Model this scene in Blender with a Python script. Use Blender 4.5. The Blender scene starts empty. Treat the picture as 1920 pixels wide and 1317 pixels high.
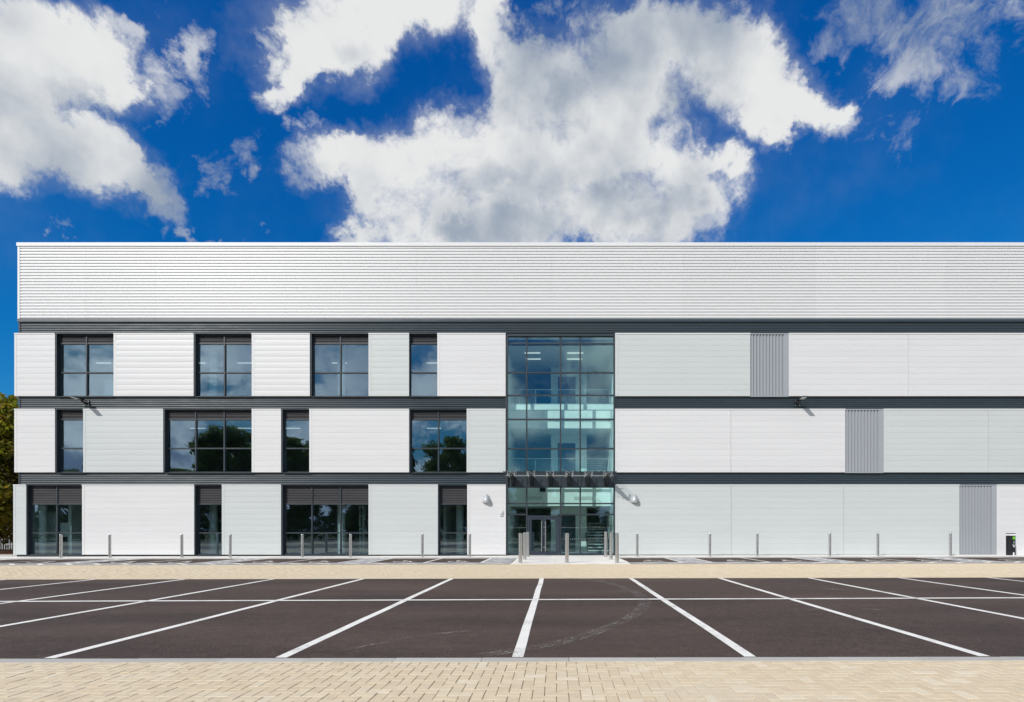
import bpy, math, random
import numpy as np
from mathutils import Vector, Euler

random.seed(7)
RNG = np.random.default_rng(11)
R = math.radians
sc = bpy.context.scene
COL = sc.collection

# ------------------------------------------------------------------ camera
F = 1075.0            # focal length in pixels of the 1920 px wide photograph
CX, CY = 1044.0, 994.0
CAMH = 1.36
cam_d = bpy.data.cameras.new('camera')
cam_d.sensor_width = 36.0
cam_d.sensor_fit = 'HORIZONTAL'
cam_d.lens = F / 1920 * 36
cam_d.shift_x = (960 - CX) / 1920
cam_d.shift_y = (CY - 658.5) / 1920
cam_d.clip_start = 0.1
cam_d.clip_end = 4000
cam = bpy.data.objects.new('camera', cam_d)
cam.location = (0, 0, CAMH)
cam.rotation_euler = (R(90), 0, 0)
COL.objects.link(cam)
sc.camera = cam

# ------------------------------------------------------------------ exposure
sc.view_settings.view_transform = 'Standard'
sc.view_settings.look = 'None'
sc.view_settings.exposure = 0.08
sc.view_settings.gamma = 1.0
sc.view_settings.use_curve_mapping = False
sc.cycles.use_denoising = True
sc.cycles.max_bounces = 8
sc.cycles.transparent_max_bounces = 16
sc.cycles.sample_clamp_indirect = 6.0
sc.cycles.caustics_reflective = False
sc.cycles.caustics_refractive = False

# ------------------------------------------------------------------ sun
SUN_DIR = Vector((0.86, 1.0, -0.92)).normalized()      # the way the light travels
sun_d = bpy.data.lights.new('sun', 'SUN')
sun_d.energy = 3.9
sun_d.angle = R(0.53)
sun_d.color = (1.0, 0.965, 0.925)
sun = bpy.data.objects.new('sun', sun_d)
sun.rotation_euler = SUN_DIR.to_track_quat('-Z', 'Y').to_euler()
sun.location = (-40, -40, 50)
COL.objects.link(sun)

# ------------------------------------------------------------------ sky with clouds
world = bpy.data.worlds.new('World')
sc.world = world
world.use_nodes = True
world.cycles.sampling_method = 'MANUAL'
world.cycles.sample_map_resolution = 512
wt = world.node_tree
wt.nodes.clear()


class NT:
    def __init__(self, tree):
        self.t = tree

    def node(self, typ, **kw):
        n = self.t.nodes.new(typ)
        for k, v in kw.items():
            setattr(n, k, v)
        return n

    def put(self, sock, v):
        if hasattr(v, 'links') or isinstance(v, bpy.types.NodeSocket):
            self.t.links.new(v, sock)
        else:
            sock.default_value = v

    def m(self, op, a, b=None, c=None, clamp=False):
        n = self.node('ShaderNodeMath', operation=op)
        n.use_clamp = clamp
        self.put(n.inputs[0], a)
        if b is not None:
            self.put(n.inputs[1], b)
        if c is not None:
            self.put(n.inputs[2], c)
        return n.outputs[0]

    def v(self, op, a, b=None, c=None):
        n = self.node('ShaderNodeVectorMath', operation=op)
        self.put(n.inputs[0], a)
        if b is not None:
            if op == 'SCALE':
                self.put(n.inputs['Scale'], b)
            else:
                self.put(n.inputs[1], b)
        if c is not None:
            self.put(n.inputs[2], c)
        return n.outputs['Value'] if op in ('DOT_PRODUCT', 'LENGTH', 'DISTANCE') else n.outputs[0]

    def noise(self, vec, scale, detail=4, rough=0.55, dist=0.0, lac=2.0):
        n = self.node('ShaderNodeTexNoise')
        if vec is not None:
            self.put(n.inputs['Vector'], vec)
        n.inputs['Scale'].default_value = scale
        n.inputs['Detail'].default_value = detail
        n.inputs['Roughness'].default_value = rough
        n.inputs['Distortion'].default_value = dist
        n.inputs['Lacunarity'].default_value = lac
        return n

    def smooth(self, x, lo, hi, a=0.0, b=1.0):
        n = self.node('ShaderNodeMapRange', interpolation_type='SMOOTHSTEP')
        self.put(n.inputs[0], x)
        for i, q in enumerate((lo, hi, a, b)):
            self.put(n.inputs[1 + i], q)
        return n.outputs[0]

    def mix(self, f, a, b, blend='MIX'):
        n = self.node('ShaderNodeMix', data_type='RGBA', blend_type=blend)
        self.put(n.inputs[0], f)
        self.put(n.inputs[6], a if not isinstance(a, tuple) else (*a[:3], 1))
        self.put(n.inputs[7], b if not isinstance(b, tuple) else (*b[:3], 1))
        return n.outputs[2]

    def comb(self, x, y, z):
        n = self.node('ShaderNodeCombineXYZ')
        for i, q in enumerate((x, y, z)):
            self.put(n.inputs[i], q)
        return n.outputs[0]


W_ = NT(wt)
tc = W_.node('ShaderNodeTexCoord')
DIR = tc.outputs['Generated']
sep = W_.node('ShaderNodeSeparateXYZ')
wt.links.new(DIR, sep.inputs[0])
dx, dy, dz = sep.outputs

sky = W_.node('ShaderNodeTexSky', sky_type='NISHITA')
sky.sun_disc = False
sky.sun_elevation = math.asin(-SUN_DIR.z)
sky.sun_rotation = math.atan2(-SUN_DIR.x, -SUN_DIR.y)
sky.altitude = 0
sky.air_density = 1.0
sky.dust_density = 0.3
sky.ozone_density = 3.0
ssep = W_.node('ShaderNodeSeparateColor')
wt.links.new(sky.outputs[0], ssep.inputs[0])
scmb = W_.node('ShaderNodeCombineColor')          # polarised deep blue overhead, pale towards the horizon
for i_, (k_, r_, p_) in enumerate(((0.025, 1.19, 2.7), (1.27, 2.1, 1.0), (4.40, 3.84, 0.70))):
    ch_ = W_.m('MULTIPLY', W_.m('POWER', W_.m('DIVIDE', ssep.outputs[i_], r_), p_), k_)
    W_.put(scmb.inputs[i_], W_.m('MINIMUM', ch_, (3.6, 4.6, 6.6)[i_]))
sky_col = scmb.outputs[0]

# where the clouds stand: bearings of the main cloud masses (centre, radii, tilt)
CLOUDS = [  # px, py, rx, ry, tilt (image degrees, positive = falls to the right)
    (70, 110, 170, 95, 18), (-90, 130, 200, 130, 0), (190, 130, 90, 70, 35), (0, 250, 130, 85, 25),
    (140, 285, 180, 66, 22), (262, 330, 100, 40, 30), (30, 190, 80, 70, 0),
    (650, 40, 160, 105, -15), (570, 95, 90, 60, -20), (670, 60, 140, 90, -22), (770, 20, 130, 72, -20), (580, 125, 90, 45, -30), (530, 160, 55, 30, -20),
    (925, 40, 55, 100, 0), (960, 165, 65, 100, -8), (985, 120, 55, 70, 0),
    (895, 275, 150, 62, -14), (780, 300, 120, 66, -8), (650, 305, 100, 48, 5), (700, 345, 80, 45, 25), (830, 370, 130, 80, 0),
    (1050, 170, 120, 100, 0), (1160, 170, 140, 120, 0), (1240, 70, 120, 85, -20), (1340, 90, 100, 85, 20),
    (1420, 140, 100, 80, 38), (1500, 185, 95, 48, 32), (1560, 212, 52, 30, 15), (1440, 225, 60, 40, -35),
    (980, 320, 200, 95, 0), (1130, 290, 160, 100, 0), (1240, 320, 110, 75, 5), (1325, 310, 50, 42, 0),
    (940, 410, 230, 80, 0), (1120, 410, 180, 85, 0), (1270, 390, 80, 70, -35), (690, 440, 80, 34, -10),
    (800, 425, 120, 66, 0),
]
WISPS = [(385, 130, 38, 66, 12), (435, 285, 38, 58, 30), (590, 245, 65, 34, 35), (560, 50, 70, 50, 0), (420, 430, 60, 16, 10),
         (130, 445, 70, 14, 5), (250, 75, 60, 26, 35), (300, 190, 45, 60, 30), (1100, 30, 90, 55, 0), (1310, 410, 60, 50, -50),
         (1720, 40, 230, 120, 5), (1850, 20, 160, 95, -15), (1690, 120, 90, 55, -35), (1560, 80, 90, 50, 10), (455, 325, 34, 30, 0),
         (480, 90, 50, 60, 10)]
SHADES = [(1040, 420, 190, 55, 0), (1170, 385, 130, 55, -5), (1290, 190, 90, 55, -25), (1060, 190, 60, 60, 0), (150, 200, 100, 40, 15),
          (1440, 215, 85, 40, 25), (870, 425, 90, 28, 0), (1700, 50, 220, 110, 8), (640, 90, 60, 40, 0), (900, 320, 80, 35, 0)]

ysafe = W_.m('MAXIMUM', dy, 0.05)
u = W_.m('DIVIDE', dx, ysafe)
v = W_.m('DIVIDE', dz, ysafe)
P0 = W_.comb(u, v, 1.0)
wn = W_.noise(DIR, 3.2, 6, 0.58)
warp = W_.v('MULTIPLY', W_.v('SUBTRACT', wn.outputs['Color'], (0.5, 0.5, 0.5)), (0.15, 0.13, 0.0))
wn2 = W_.noise(DIR, 13.0, 6, 0.62)
warp2 = W_.v('MULTIPLY', W_.v('SUBTRACT', wn2.outputs['Color'], (0.5, 0.5, 0.5)), (0.19, 0.19, 0.0))
P = W_.v('ADD', W_.v('ADD', P0, warp), warp2)


def blobs(lst, P, k):
    cur = None
    for (px, py, rx, ry, rot) in lst:
        cu, cv, ru, rv, th = (px - CX) / F, (CY - py) / F, rx / F, ry / F, R(-rot)
        c, s = math.cos(th), math.sin(th)
        a = W_.v('DOT_PRODUCT', P, (c / ru, s / ru, -(c * cu + s * cv) / ru))
        b = W_.v('DOT_PRODUCT', P, (-s / rv, c / rv, (s * cu - c * cv) / rv))
        q = W_.m('MULTIPLY_ADD', b, b, W_.m('MULTIPLY', a, a))
        cur = q if cur is None else W_.m('SMOOTH_MIN', cur, q, k)
    return cur


GEN_SEED = (7.1, 4.97, 2.13)
low_n = W_.noise(DIR, 2.6, 3, 0.5).outputs[0]
fine = W_.noise(DIR, 5.5, 12, 0.60, 0.1).outputs[0]
fine_c = W_.m('SUBTRACT', fine, 0.5)
curl = W_.noise(W_.v('MULTIPLY_ADD', wn.outputs['Color'], (0.35, 0.35, 0.35), DIR), 19.0, 8, 0.68).outputs[0]
base = W_.m('MAXIMUM', W_.m('SUBTRACT', 1.0, blobs(CLOUDS, P, 0.6)), -1.3)
base = W_.m('MINIMUM', W_.m('MULTIPLY', base, W_.m('MULTIPLY_ADD', W_.m('GREATER_THAN', base, 0.0), 0.8, 1.0)), 1.6)
dens_f = W_.m('MULTIPLY_ADD', fine_c, 4.2, W_.m('MULTIPLY_ADD', W_.m('SUBTRACT', curl, 0.5), 3.0, W_.m('ADD', base, 0.05)))
wisp = W_.m('MINIMUM', W_.m('MAXIMUM', W_.m('SUBTRACT', 1.0, blobs(WISPS, P, 0.4)), -1.2), 0.95)
wisp = W_.m('MAXIMUM', wisp, W_.m('MINIMUM', W_.m('SUBTRACT', base, -0.62), 0.6))
streak = W_.noise(W_.v('MULTIPLY_ADD', wn.outputs['Color'], (0.25, 0.25, 0.25), DIR), 9.0, 10, 0.66, 0.3).outputs[0]
dens_w = W_.m('MULTIPLY_ADD', W_.m('SUBTRACT', streak, 0.5), 6.5, W_.m('SUBTRACT', wisp, 0.25))
gen = W_.noise(W_.v('ADD', W_.v('MULTIPLY', DIR, (1.0, 1.0, 1.7)), GEN_SEED), 7.0, 12, 0.60, 0.2).outputs[0]
dens_g = W_.m('MULTIPLY_ADD', W_.m('SUBTRACT', gen, 0.455), 9.0, W_.m('MULTIPLY', W_.m('SUBTRACT', curl, 0.5), 2.4))
behind = W_.smooth(dy, 0.55, 0.30)
mixd = W_.node('ShaderNodeMix', data_type='FLOAT')
W_.put(mixd.inputs[0], behind); W_.put(mixd.inputs[2], dens_f); W_.put(mixd.inputs[3], dens_g)
dens = mixd.outputs[0]
soft = W_.smooth(low_n, 0.38, 0.62, 0.85, 1.75)
a_main = W_.smooth(dens, -0.6, soft)
a_wisp = W_.m('MULTIPLY', W_.smooth(dens_w, -0.2, 1.35), W_.m('MULTIPLY', W_.m('SUBTRACT', 1.0, behind), 0.75))
veil = W_.m('MULTIPLY', W_.smooth(W_.m('MULTIPLY_ADD', fine_c, 2.5, base), -1.5, 0.6), W_.m('MULTIPLY', W_.m('SUBTRACT', 1.0, behind), 0.22))
alpha = W_.m('MAXIMUM', W_.m('MAXIMUM', a_main, a_wisp), veil)
alpha = W_.m('MULTIPLY', alpha, W_.smooth(dz, 0.0, 0.06))
low0 = W_.noise(DIR, 4.0, 6, 0.5).outputs[0]
low1 = W_.noise(W_.v('ADD', DIR, (-0.045, 0.0, 0.06)), 4.0, 6, 0.5).outputs[0]
relief = W_.m('SUBTRACT', low0, low1)
shade = W_.m('MAXIMUM', W_.m('SUBTRACT', 1.0, blobs(SHADES, P, 0.3)), 0.0)
tone = W_.noise(DIR, 2.1, 4, 0.5).outputs[0]
lit = W_.m('MULTIPLY_ADD', relief, 2.9, W_.m('SUBTRACT', W_.smooth(low0, 0.28, 0.74, 0.30, 0.86), W_.m('MULTIPLY', shade, 0.36)))
lit = W_.m('ADD', lit, W_.smooth(tone, 0.32, 0.68, -0.16, 0.16))
lit = W_.m('MULTIPLY_ADD', W_.m('SUBTRACT', curl, 0.5), W_.m('MULTIPLY_ADD', behind, 0.4, 0.2), lit)
lit = W_.smooth(W_.m('MULTIPLY_ADD', behind, 0.1, lit), -0.15, 1.05)
lit = W_.m('MULTIPLY', lit, W_.smooth(alpha, 0.0, 0.95, 0.72, 1.0), clamp=True)
cl_col = W_.mix(lit, (3.1, 3.7, 4.6), (7.9, 8.0, 8.0))
sund = W_.v('DOT_PRODUCT', DIR, tuple(-SUN_DIR))
glow = W_.smooth(sund, 0.25, 1.0, 1.0, 2.0)       # clouds scatter forwards: brighter towards the sun
cl_col = W_.v('SCALE', cl_col, glow)
fin = W_.mix(alpha, sky_col, cl_col)
bg = W_.node('ShaderNodeBackground')
wt.links.new(fin, bg.inputs[0])
bg.inputs[1].default_value = 0.096
wo = W_.node('ShaderNodeOutputWorld')
wt.links.new(bg.outputs[0], wo.inputs[0])

# ------------------------------------------------------------------ mesh helpers
WL = {}       # world location of every object's origin


def gz(x):
    return 0.0021 * x            # the car park falls very slightly to the left


class MB:
    def __init__(s):
        s.v, s.f = [], []

    def poly(s, pts, faces):
        o = len(s.v)
        s.v += [tuple(p) for p in pts]
        s.f += [tuple(i + o for i in f) for f in faces]
        return s

    def box(s, x0, x1, y0, y1, z0, z1):
        p = [(x, y, z) for z in (z0, z1) for y in (y0, y1) for x in (x0, x1)]
        return s.poly(p, [(0, 2, 3, 1), (4, 5, 7, 6), (0, 1, 5, 4), (2, 6, 7, 3), (0, 4, 6, 2), (1, 3, 7, 5)])

    def tube(s, pts, rad, n=12, cap=True):
        pts = [Vector(p) for p in pts]
        rad = rad if isinstance(rad, (list, tuple)) else [rad] * len(pts)
        o = len(s.v)
        up = None
        for i, p in enumerate(pts):
            t = (pts[min(i + 1, len(pts) - 1)] - pts[max(i - 1, 0)]).normalized()
            if up is None:
                up = t.orthogonal().normalized()
            a = (up - t * up.dot(t)).normalized()
            up = a
            b = t.cross(a)
            for k in range(n):
                q = 2 * math.pi * k / n
                s.v.append(tuple(p + (a * math.cos(q) + b * math.sin(q)) * rad[i]))
        for i in range(len(pts) - 1):
            for k in range(n):
                k2 = (k + 1) % n
                s.f.append((o + i * n + k, o + i * n + k2, o + (i + 1) * n + k2, o + (i + 1) * n + k))
        if cap:
            s.f.append(tuple(o + k for k in reversed(range(n))))
            s.f.append(tuple(o + (len(pts) - 1) * n + k for k in range(n)))
        return s

    def lathe(s, c, prof, n=20):
        o = len(s.v)
        for (r, z) in prof:
            for k in range(n):
                q = 2 * math.pi * k / n
                s.v.append((c[0] + r * math.cos(q), c[1] + r * math.sin(q), c[2] + z))
        for i in range(len(prof) - 1):
            for k in range(n):
                k2 = (k + 1) % n
                s.f.append((o + i * n + k, o + i * n + k2, o + (i + 1) * n + k2, o + (i + 1) * n + k))
        s.f.append(tuple(o + k for k in reversed(range(n))))
        s.f.append(tuple(o + (len(prof) - 1) * n + k for k in range(n)))
        return s

    def extr_x(s, prof, x0, x1, closed=True):
        """profile (y, z) swept along x"""
        n = len(prof)
        pts = [(x0, y, z) for y, z in prof] + [(x1, y, z) for y, z in prof]
        rng = n if closed else n - 1
        fs = [(i, (i + 1) % n, (i + 1) % n + n, i + n) for i in range(rng)]
        if closed:
            fs += [tuple(reversed(range(n))), tuple(range(n, 2 * n))]
        return s.poly(pts, fs)

    def extr_z(s, prof, z0, z1, closed=True):
        n = len(prof)
        pts = [(x, y, z0) for x, y in prof] + [(x, y, z1) for x, y in prof]
        rng = n if closed else n - 1
        fs = [(i, (i + 1) % n, (i + 1) % n + n, i + n) for i in range(rng)]
        if closed:
            fs += [tuple(reversed(range(n))), tuple(range(n, 2 * n))]
        return s.poly(pts, fs)

    def quad(s, a, b, c, d):
        return s.poly([a, b, c, d], [(0, 1, 2, 3)])


def place(o, parent, loc):
    loc = Vector(loc)
    COL.objects.link(o)
    if parent is not None:
        o.parent = parent
        o.location = loc - WL[parent.name]
    else:
        o.location = loc
    WL[o.name] = loc
    return o


def build(name, mb, mat, parent=None, origin=None, smooth=False, bevel=0.0):
    vs = np.array(mb.v, dtype=float)
    if origin is None:
        lo, hi = vs.min(0), vs.max(0)
        origin = ((lo[0] + hi[0]) / 2, (lo[1] + hi[1]) / 2, lo[2])
    vs = vs - np.array(origin)
    me = bpy.data.meshes.new(name)
    me.from_pydata(vs.tolist(), [], mb.f)
    me.materials.append(mat)
    import bmesh as _b
    b = _b.new()
    b.from_mesh(me)
    if len(b.faces) < 4000:
        _b.ops.recalc_face_normals(b, faces=b.faces)
    b.to_mesh(me)
    b.free()
    if smooth:
        me.polygons.foreach_set('use_smooth', [True] * len(me.polygons))
        me.update()
    o = bpy.data.objects.new(name, me)
    place(o, parent, origin)
    if smooth:
        md = o.modifiers.new('split', 'EDGE_SPLIT')
        md.split_angle = R(40)
    if bevel:
        md = o.modifiers.new('bevel', 'BEVEL')
        md.width = bevel
        md.segments = 2
        md.limit_method = 'ANGLE'
    return o


def share(src, loc, parent):
    """one more object that shares src's mesh"""
    o = bpy.data.objects.new(src.name.split('.')[0], src.data)
    return place(o, parent, loc)


def empty(name, loc, parent=None):
    o = bpy.data.objects.new(name, None)
    o.empty_display_size = 0.3
    return place(o, parent, loc)


def tag(o, label, cat, group=None, kind=None):
    o['label'] = label
    o['category'] = cat
    if group:
        o['group'] = group
    if kind:
        o['kind'] = kind
    return o


def structure(o):
    o['kind'] = 'structure'
    return o


def copy_tree(o, loc=None, parent=None):
    c = o.copy()
    COL.objects.link(c)
    c.parent = parent
    if loc is not None:
        c.location = loc
    for ch in o.children:
        copy_tree(ch, None, c)
    return c


# ------------------------------------------------------------------ materials
def mat(name, col, rough=0.5, metal=0.0, fn=None, spec=0.5):
    m = bpy.data.materials.new(name)
    m.use_nodes = True
    t = NT(m.node_tree)
    b = m.node_tree.nodes['Principled BSDF']
    b.inputs['Base Color'].default_value = (*col, 1)
    b.inputs['Roughness'].default_value = rough
    b.inputs['Metallic'].default_value = metal
    b.inputs['Specular IOR Level'].default_value = spec
    if fn:
        fn(t, b, col)
    return m


def bump(t, b, h, strength, dist):
    n = t.node('ShaderNodeBump')
    n.inputs['Strength'].default_value = strength
    n.inputs['Distance'].default_value = dist
    t.put(n.inputs['Height'], h)
    t.put(b.inputs['Normal'], n.outputs[0])


def objco(t):
    return t.node('ShaderNodeTexCoord').outputs['Object']


def geo_pos(t):
    return t.node('ShaderNodeNewGeometry').outputs['Position']


def var(t, col, fac, lo, hi):
    a = tuple(c * lo for c in col)
    b = tuple(c * hi for c in col)
    return t.mix(fac, a, b)


def f_clad(t, b, col):
    p = geo_pos(t)
    n1 = t.noise(t.v('MULTIPLY', p, (0.35, 1, 2.2)), 1.0, 4, 0.6).outputs[0]
    oi = t.node('ShaderNodeObjectInfo').outputs['Random']
    f = t.m('ADD', t.m('MULTIPLY', n1, 0.7), t.m('MULTIPLY', oi, 0.3), clamp=True)
    t.put(b.inputs['Base Color'], var(t, col, f, 0.935, 1.04))
    oil = t.noise(t.v('MULTIPLY', p, (0.55, 1, 3.4)), 1.0, 2, 0.5).outputs[0]
    grain = t.noise(t.v('MULTIPLY', p, (0.8, 1, 55.0)), 1.0, 2, 0.5).outputs[0]
    h = t.m('MULTIPLY_ADD', grain, 0.04, oil)
    bump(t, b, h, 0.16, 0.02)


def f_sheet(t, b, col):
    p = geo_pos(t)
    oi = t.node('ShaderNodeObjectInfo').outputs['Random']
    n1 = t.noise(t.v('MULTIPLY', p, (0.25, 1, 1.4)), 1.0, 4, 0.6).outputs[0]
    f = t.m('ADD', t.m('MULTIPLY', n1, 0.45), t.m('MULTIPLY', oi, 0.55), clamp=True)
    t.put(b.inputs['Base Color'], var(t, col, f, 0.955, 1.03))


def f_dark(t, b, col):
    p = geo_pos(t)
    n1 = t.noise(t.v('MULTIPLY', p, (0.3, 1, 3.0)), 1.0, 5, 0.6).outputs[0]
    t.put(b.inputs['Base Color'], var(t, col, n1, 0.8, 1.25))
    n2 = t.noise(t.v('MULTIPLY', p, (1.2, 1, 6.0)), 1.0, 3, 0.6).outputs[0]
    t.put(b.inputs['Roughness'], t.smooth(n2, 0.3, 0.7, 0.34, 0.44))


def f_asphalt(t, b, col):
    p = geo_pos(t)
    speck = t.noise(p, 52.0, 3, 0.75).outputs[0]
    mid = t.noise(p, 6.0, 5, 0.65).outputs[0]
    big = t.noise(t.v('MULTIPLY', p, (0.12, 0.5, 1)), 1.0, 4, 0.6).outputs[0]
    f = t.m('ADD', t.m('MULTIPLY', speck, 0.55), t.m('ADD', t.m('MULTIPLY', mid, 0.2), t.m('MULTIPLY', big, 0.35)))
    c = var(t, col, t.smooth(f, 0.36, 0.74), 0.35, 1.75)
    c = t.mix(1.0, c, var(t, (1, 1, 1), t.smooth(t.noise(p, 70.0, 2, 0.8).outputs[0], 0.34, 0.66), 0.55, 1.45), 'MULTIPLY')
    chips = t.node('ShaderNodeTexVoronoi')
    t.put(chips.inputs['Vector'], p)
    chips.inputs['Scale'].default_value = 60
    pale = t.smooth(chips.outputs['Distance'], 0.16, 0.05)
    pale = t.m('MULTIPLY', pale, t.smooth(t.noise(p, 21.0, 2, 0.5).outputs[0], 0.58, 0.72))
    c = t.mix(t.m('MULTIPLY', pale, 0.55), c, (0.22, 0.2, 0.19))
    oil = t.smooth(t.noise(p, 0.55, 5, 0.7).outputs[0], 0.60, 0.74)
    c = t.mix(t.m('MULTIPLY', oil, 0.35), c, (0.03, 0.024, 0.022))
    dust = t.smooth(t.noise(t.v('MULTIPLY', p, (0.5, 1.4, 1)), 1.0, 7, 0.72).outputs[0], 0.55, 0.78)
    c = t.mix(t.m('MULTIPLY', dust, 0.30), c, (0.15, 0.13, 0.115))
    t.put(b.inputs['Base Color'], c)
    bump(t, b, t.m('ADD', speck, t.m('MULTIPLY', chips.outputs['Distance'], 0.6)), 0.5, 0.006)


def f_paint(t, b, col):
    p = geo_pos(t)
    n = t.noise(p, 70.0, 4, 0.7).outputs[0]
    n2 = t.noise(p, 3.0, 4, 0.6).outputs[0]
    c = var(t, col, n2, 0.86, 1.06)
    c = t.mix(t.m('MULTIPLY', t.smooth(n, 0.55, 0.70), 0.55), c, (0.16, 0.15, 0.14))
    worn = t.m('MULTIPLY', t.smooth(t.noise(p, 1.1, 4, 0.65).outputs[0], 0.48, 0.66), t.smooth(t.noise(p, 38.0, 4, 0.75).outputs[0], 0.44, 0.60))
    c = t.mix(t.m('MULTIPLY', worn, 0.6), c, (0.14, 0.125, 0.115))
    t.put(b.inputs['Base Color'], c)
    bump(t, b, n, 0.4, 0.004)


def f_brick(t, b, col):
    g = t.node('ShaderNodeNewGeometry')
    p = g.outputs['Position']
    oi = t.node('ShaderNodeObjectInfo').outputs['Random']
    rnd = t.m('FRACT', t.m('ADD', g.outputs['Random Per Island'], oi))
    wn_ = t.node('ShaderNodeTexWhiteNoise', noise_dimensions='1D')
    t.put(wn_.inputs['W'], t.m('MULTIPLY', rnd, 917.0))
    hue = wn_.outputs['Value']
    ramp = t.node('ShaderNodeValToRGB')
    e = ramp.color_ramp.elements
    e[0].position, e[0].color = 0.0, (0.60, 0.49, 0.345, 1)
    e[1].position, e[1].color = 1.0, (0.68, 0.585, 0.435, 1)
    for pos, c in ((0.3, (0.60, 0.485, 0.33, 1)), (0.6, (0.62, 0.51, 0.352, 1)), (0.9, (0.635, 0.53, 0.372, 1))):
        x = e.new(pos); x.color = c
    t.put(ramp.inputs[0], rnd)
    gr = t.noise(p, 150.0, 3, 0.7).outputs[0]
    bl = t.noise(p, 9.0, 5, 0.6).outputs[0]
    big = t.noise(t.v('MULTIPLY', p, (0.25, 0.6, 1)), 1.0, 4, 0.6).outputs[0]
    c = t.mix(1.0, ramp.outputs[0], var(t, (1, 1, 1), gr, 0.80, 1.18), 'MULTIPLY')
    c = t.mix(1.0, c, var(t, (1, 1, 1), bl, 0.84, 1.14), 'MULTIPLY')
    dust = t.smooth(big, 0.48, 0.68)
    c = t.mix(t.m('MULTIPLY', dust, 0.4), c, (0.62, 0.55, 0.43))
    dirt = t.smooth(t.noise(p, 2.4, 6, 0.7).outputs[0], 0.60, 0.75)
    c = t.mix(t.m('MULTIPLY', dirt, 0.22), c, (0.24, 0.19, 0.14))
    t.put(b.inputs['Base Color'], c)
    bump(t, b, t.m('ADD', gr, t.m('MULTIPLY', bl, 0.6)), 0.45, 0.004)


def f_stone(t, b, col):
    g = t.node('ShaderNodeNewGeometry')
    p = g.outputs['Position']
    oi = t.node('ShaderNodeObjectInfo').outputs['Random']
    n = t.noise(p, 2.2, 6, 0.65).outputs[0]
    n2 = t.noise(p, 60.0, 3, 0.6).outputs[0]
    f = t.m('ADD', t.m('MULTIPLY', oi, 0.35), t.m('ADD', t.m('MULTIPLY', n, 0.45), t.m('MULTIPLY', n2, 0.2)), clamp=True)
    t.put(b.inputs['Base Color'], var(t, col, f, 0.74, 1.16))
    bump(t, b, n2, 0.3, 0.003)


def f_brushed(t, b, col):
    p = geo_pos(t)
    n = t.noise(t.v('MULTIPLY', p, (6, 6, 160)), 1.0, 3, 0.6).outputs[0]
    t.put(b.inputs['Roughness'], t.smooth(n, 0.2, 0.8, 0.24, 0.36))
    n2 = t.noise(p, 5.0, 4, 0.6).outputs[0]
    t.put(b.inputs['Base Color'], var(t, col, n2, 0.92, 1.06))


def f_leaf(cols):
    def fn(t, b, col):
        g = t.node('ShaderNodeNewGeometry')
        ramp = t.node('ShaderNodeValToRGB')
        e = ramp.color_ramp.elements
        e[0].position, e[0].color = 0.0, (*cols[0], 1)
        e[1].position, e[1].color = 1.0, (*cols[-1], 1)
        for i, c in enumerate(cols[1:-1]):
            x = e.new((i + 1) / (len(cols) - 1)); x.color = (*c, 1)
        t.put(ramp.inputs[0], g.outputs['Random Per Island'])
        t.put(b.inputs['Base Color'], ramp.outputs[0])
        tr = t.node('ShaderNodeBsdfTranslucent')
        t.put(tr.inputs[0], t.mix(1.0, ramp.outputs[0], (1.2, 1.25, 0.6), 'MULTIPLY'))
        mx = t.node('ShaderNodeMixShader')
        mx.inputs[0].default_value = 0.55
        out = t.t.nodes['Material Output']
        t.t.links.new(b.outputs[0], mx.inputs[1])
        t.t.links.new(tr.outputs[0], mx.inputs[2])
        t.t.links.new(mx.outputs[0], out.inputs[0])
    return fn


def f_bark(t, b, col):
    p = objco(t)
    n = t.noise(t.v('MULTIPLY', p, (9, 9, 1.6)), 1.0, 5, 0.7).outputs[0]
    t.put(b.inputs['Base Color'], var(t, col, n, 0.45, 1.5))
    bump(t, b, n, 0.8, 0.03)


def f_ground(t, b, col):
    p = geo_pos(t)
    n = t.noise(p, 0.35, 6, 0.65).outputs[0]
    n2 = t.noise(p, 14.0, 4, 0.7).outputs[0]
    c = t.mix(t.smooth(n, 0.35, 0.65), (0.05, 0.075, 0.02), (0.10, 0.10, 0.035))
    c = t.mix(1.0, c, var(t, (1, 1, 1), n2, 0.6, 1.4), 'MULTIPLY')
    t.put(b.inputs['Base Color'], c)
    bump(t, b, n2, 0.8, 0.04)


def f_inner(t, b, col):
    p = geo_pos(t)
    n = t.noise(p, 0.7, 4, 0.6).outputs[0]
    t.put(b.inputs['Base Color'], var(t, col, n, 0.88, 1.08))


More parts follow.
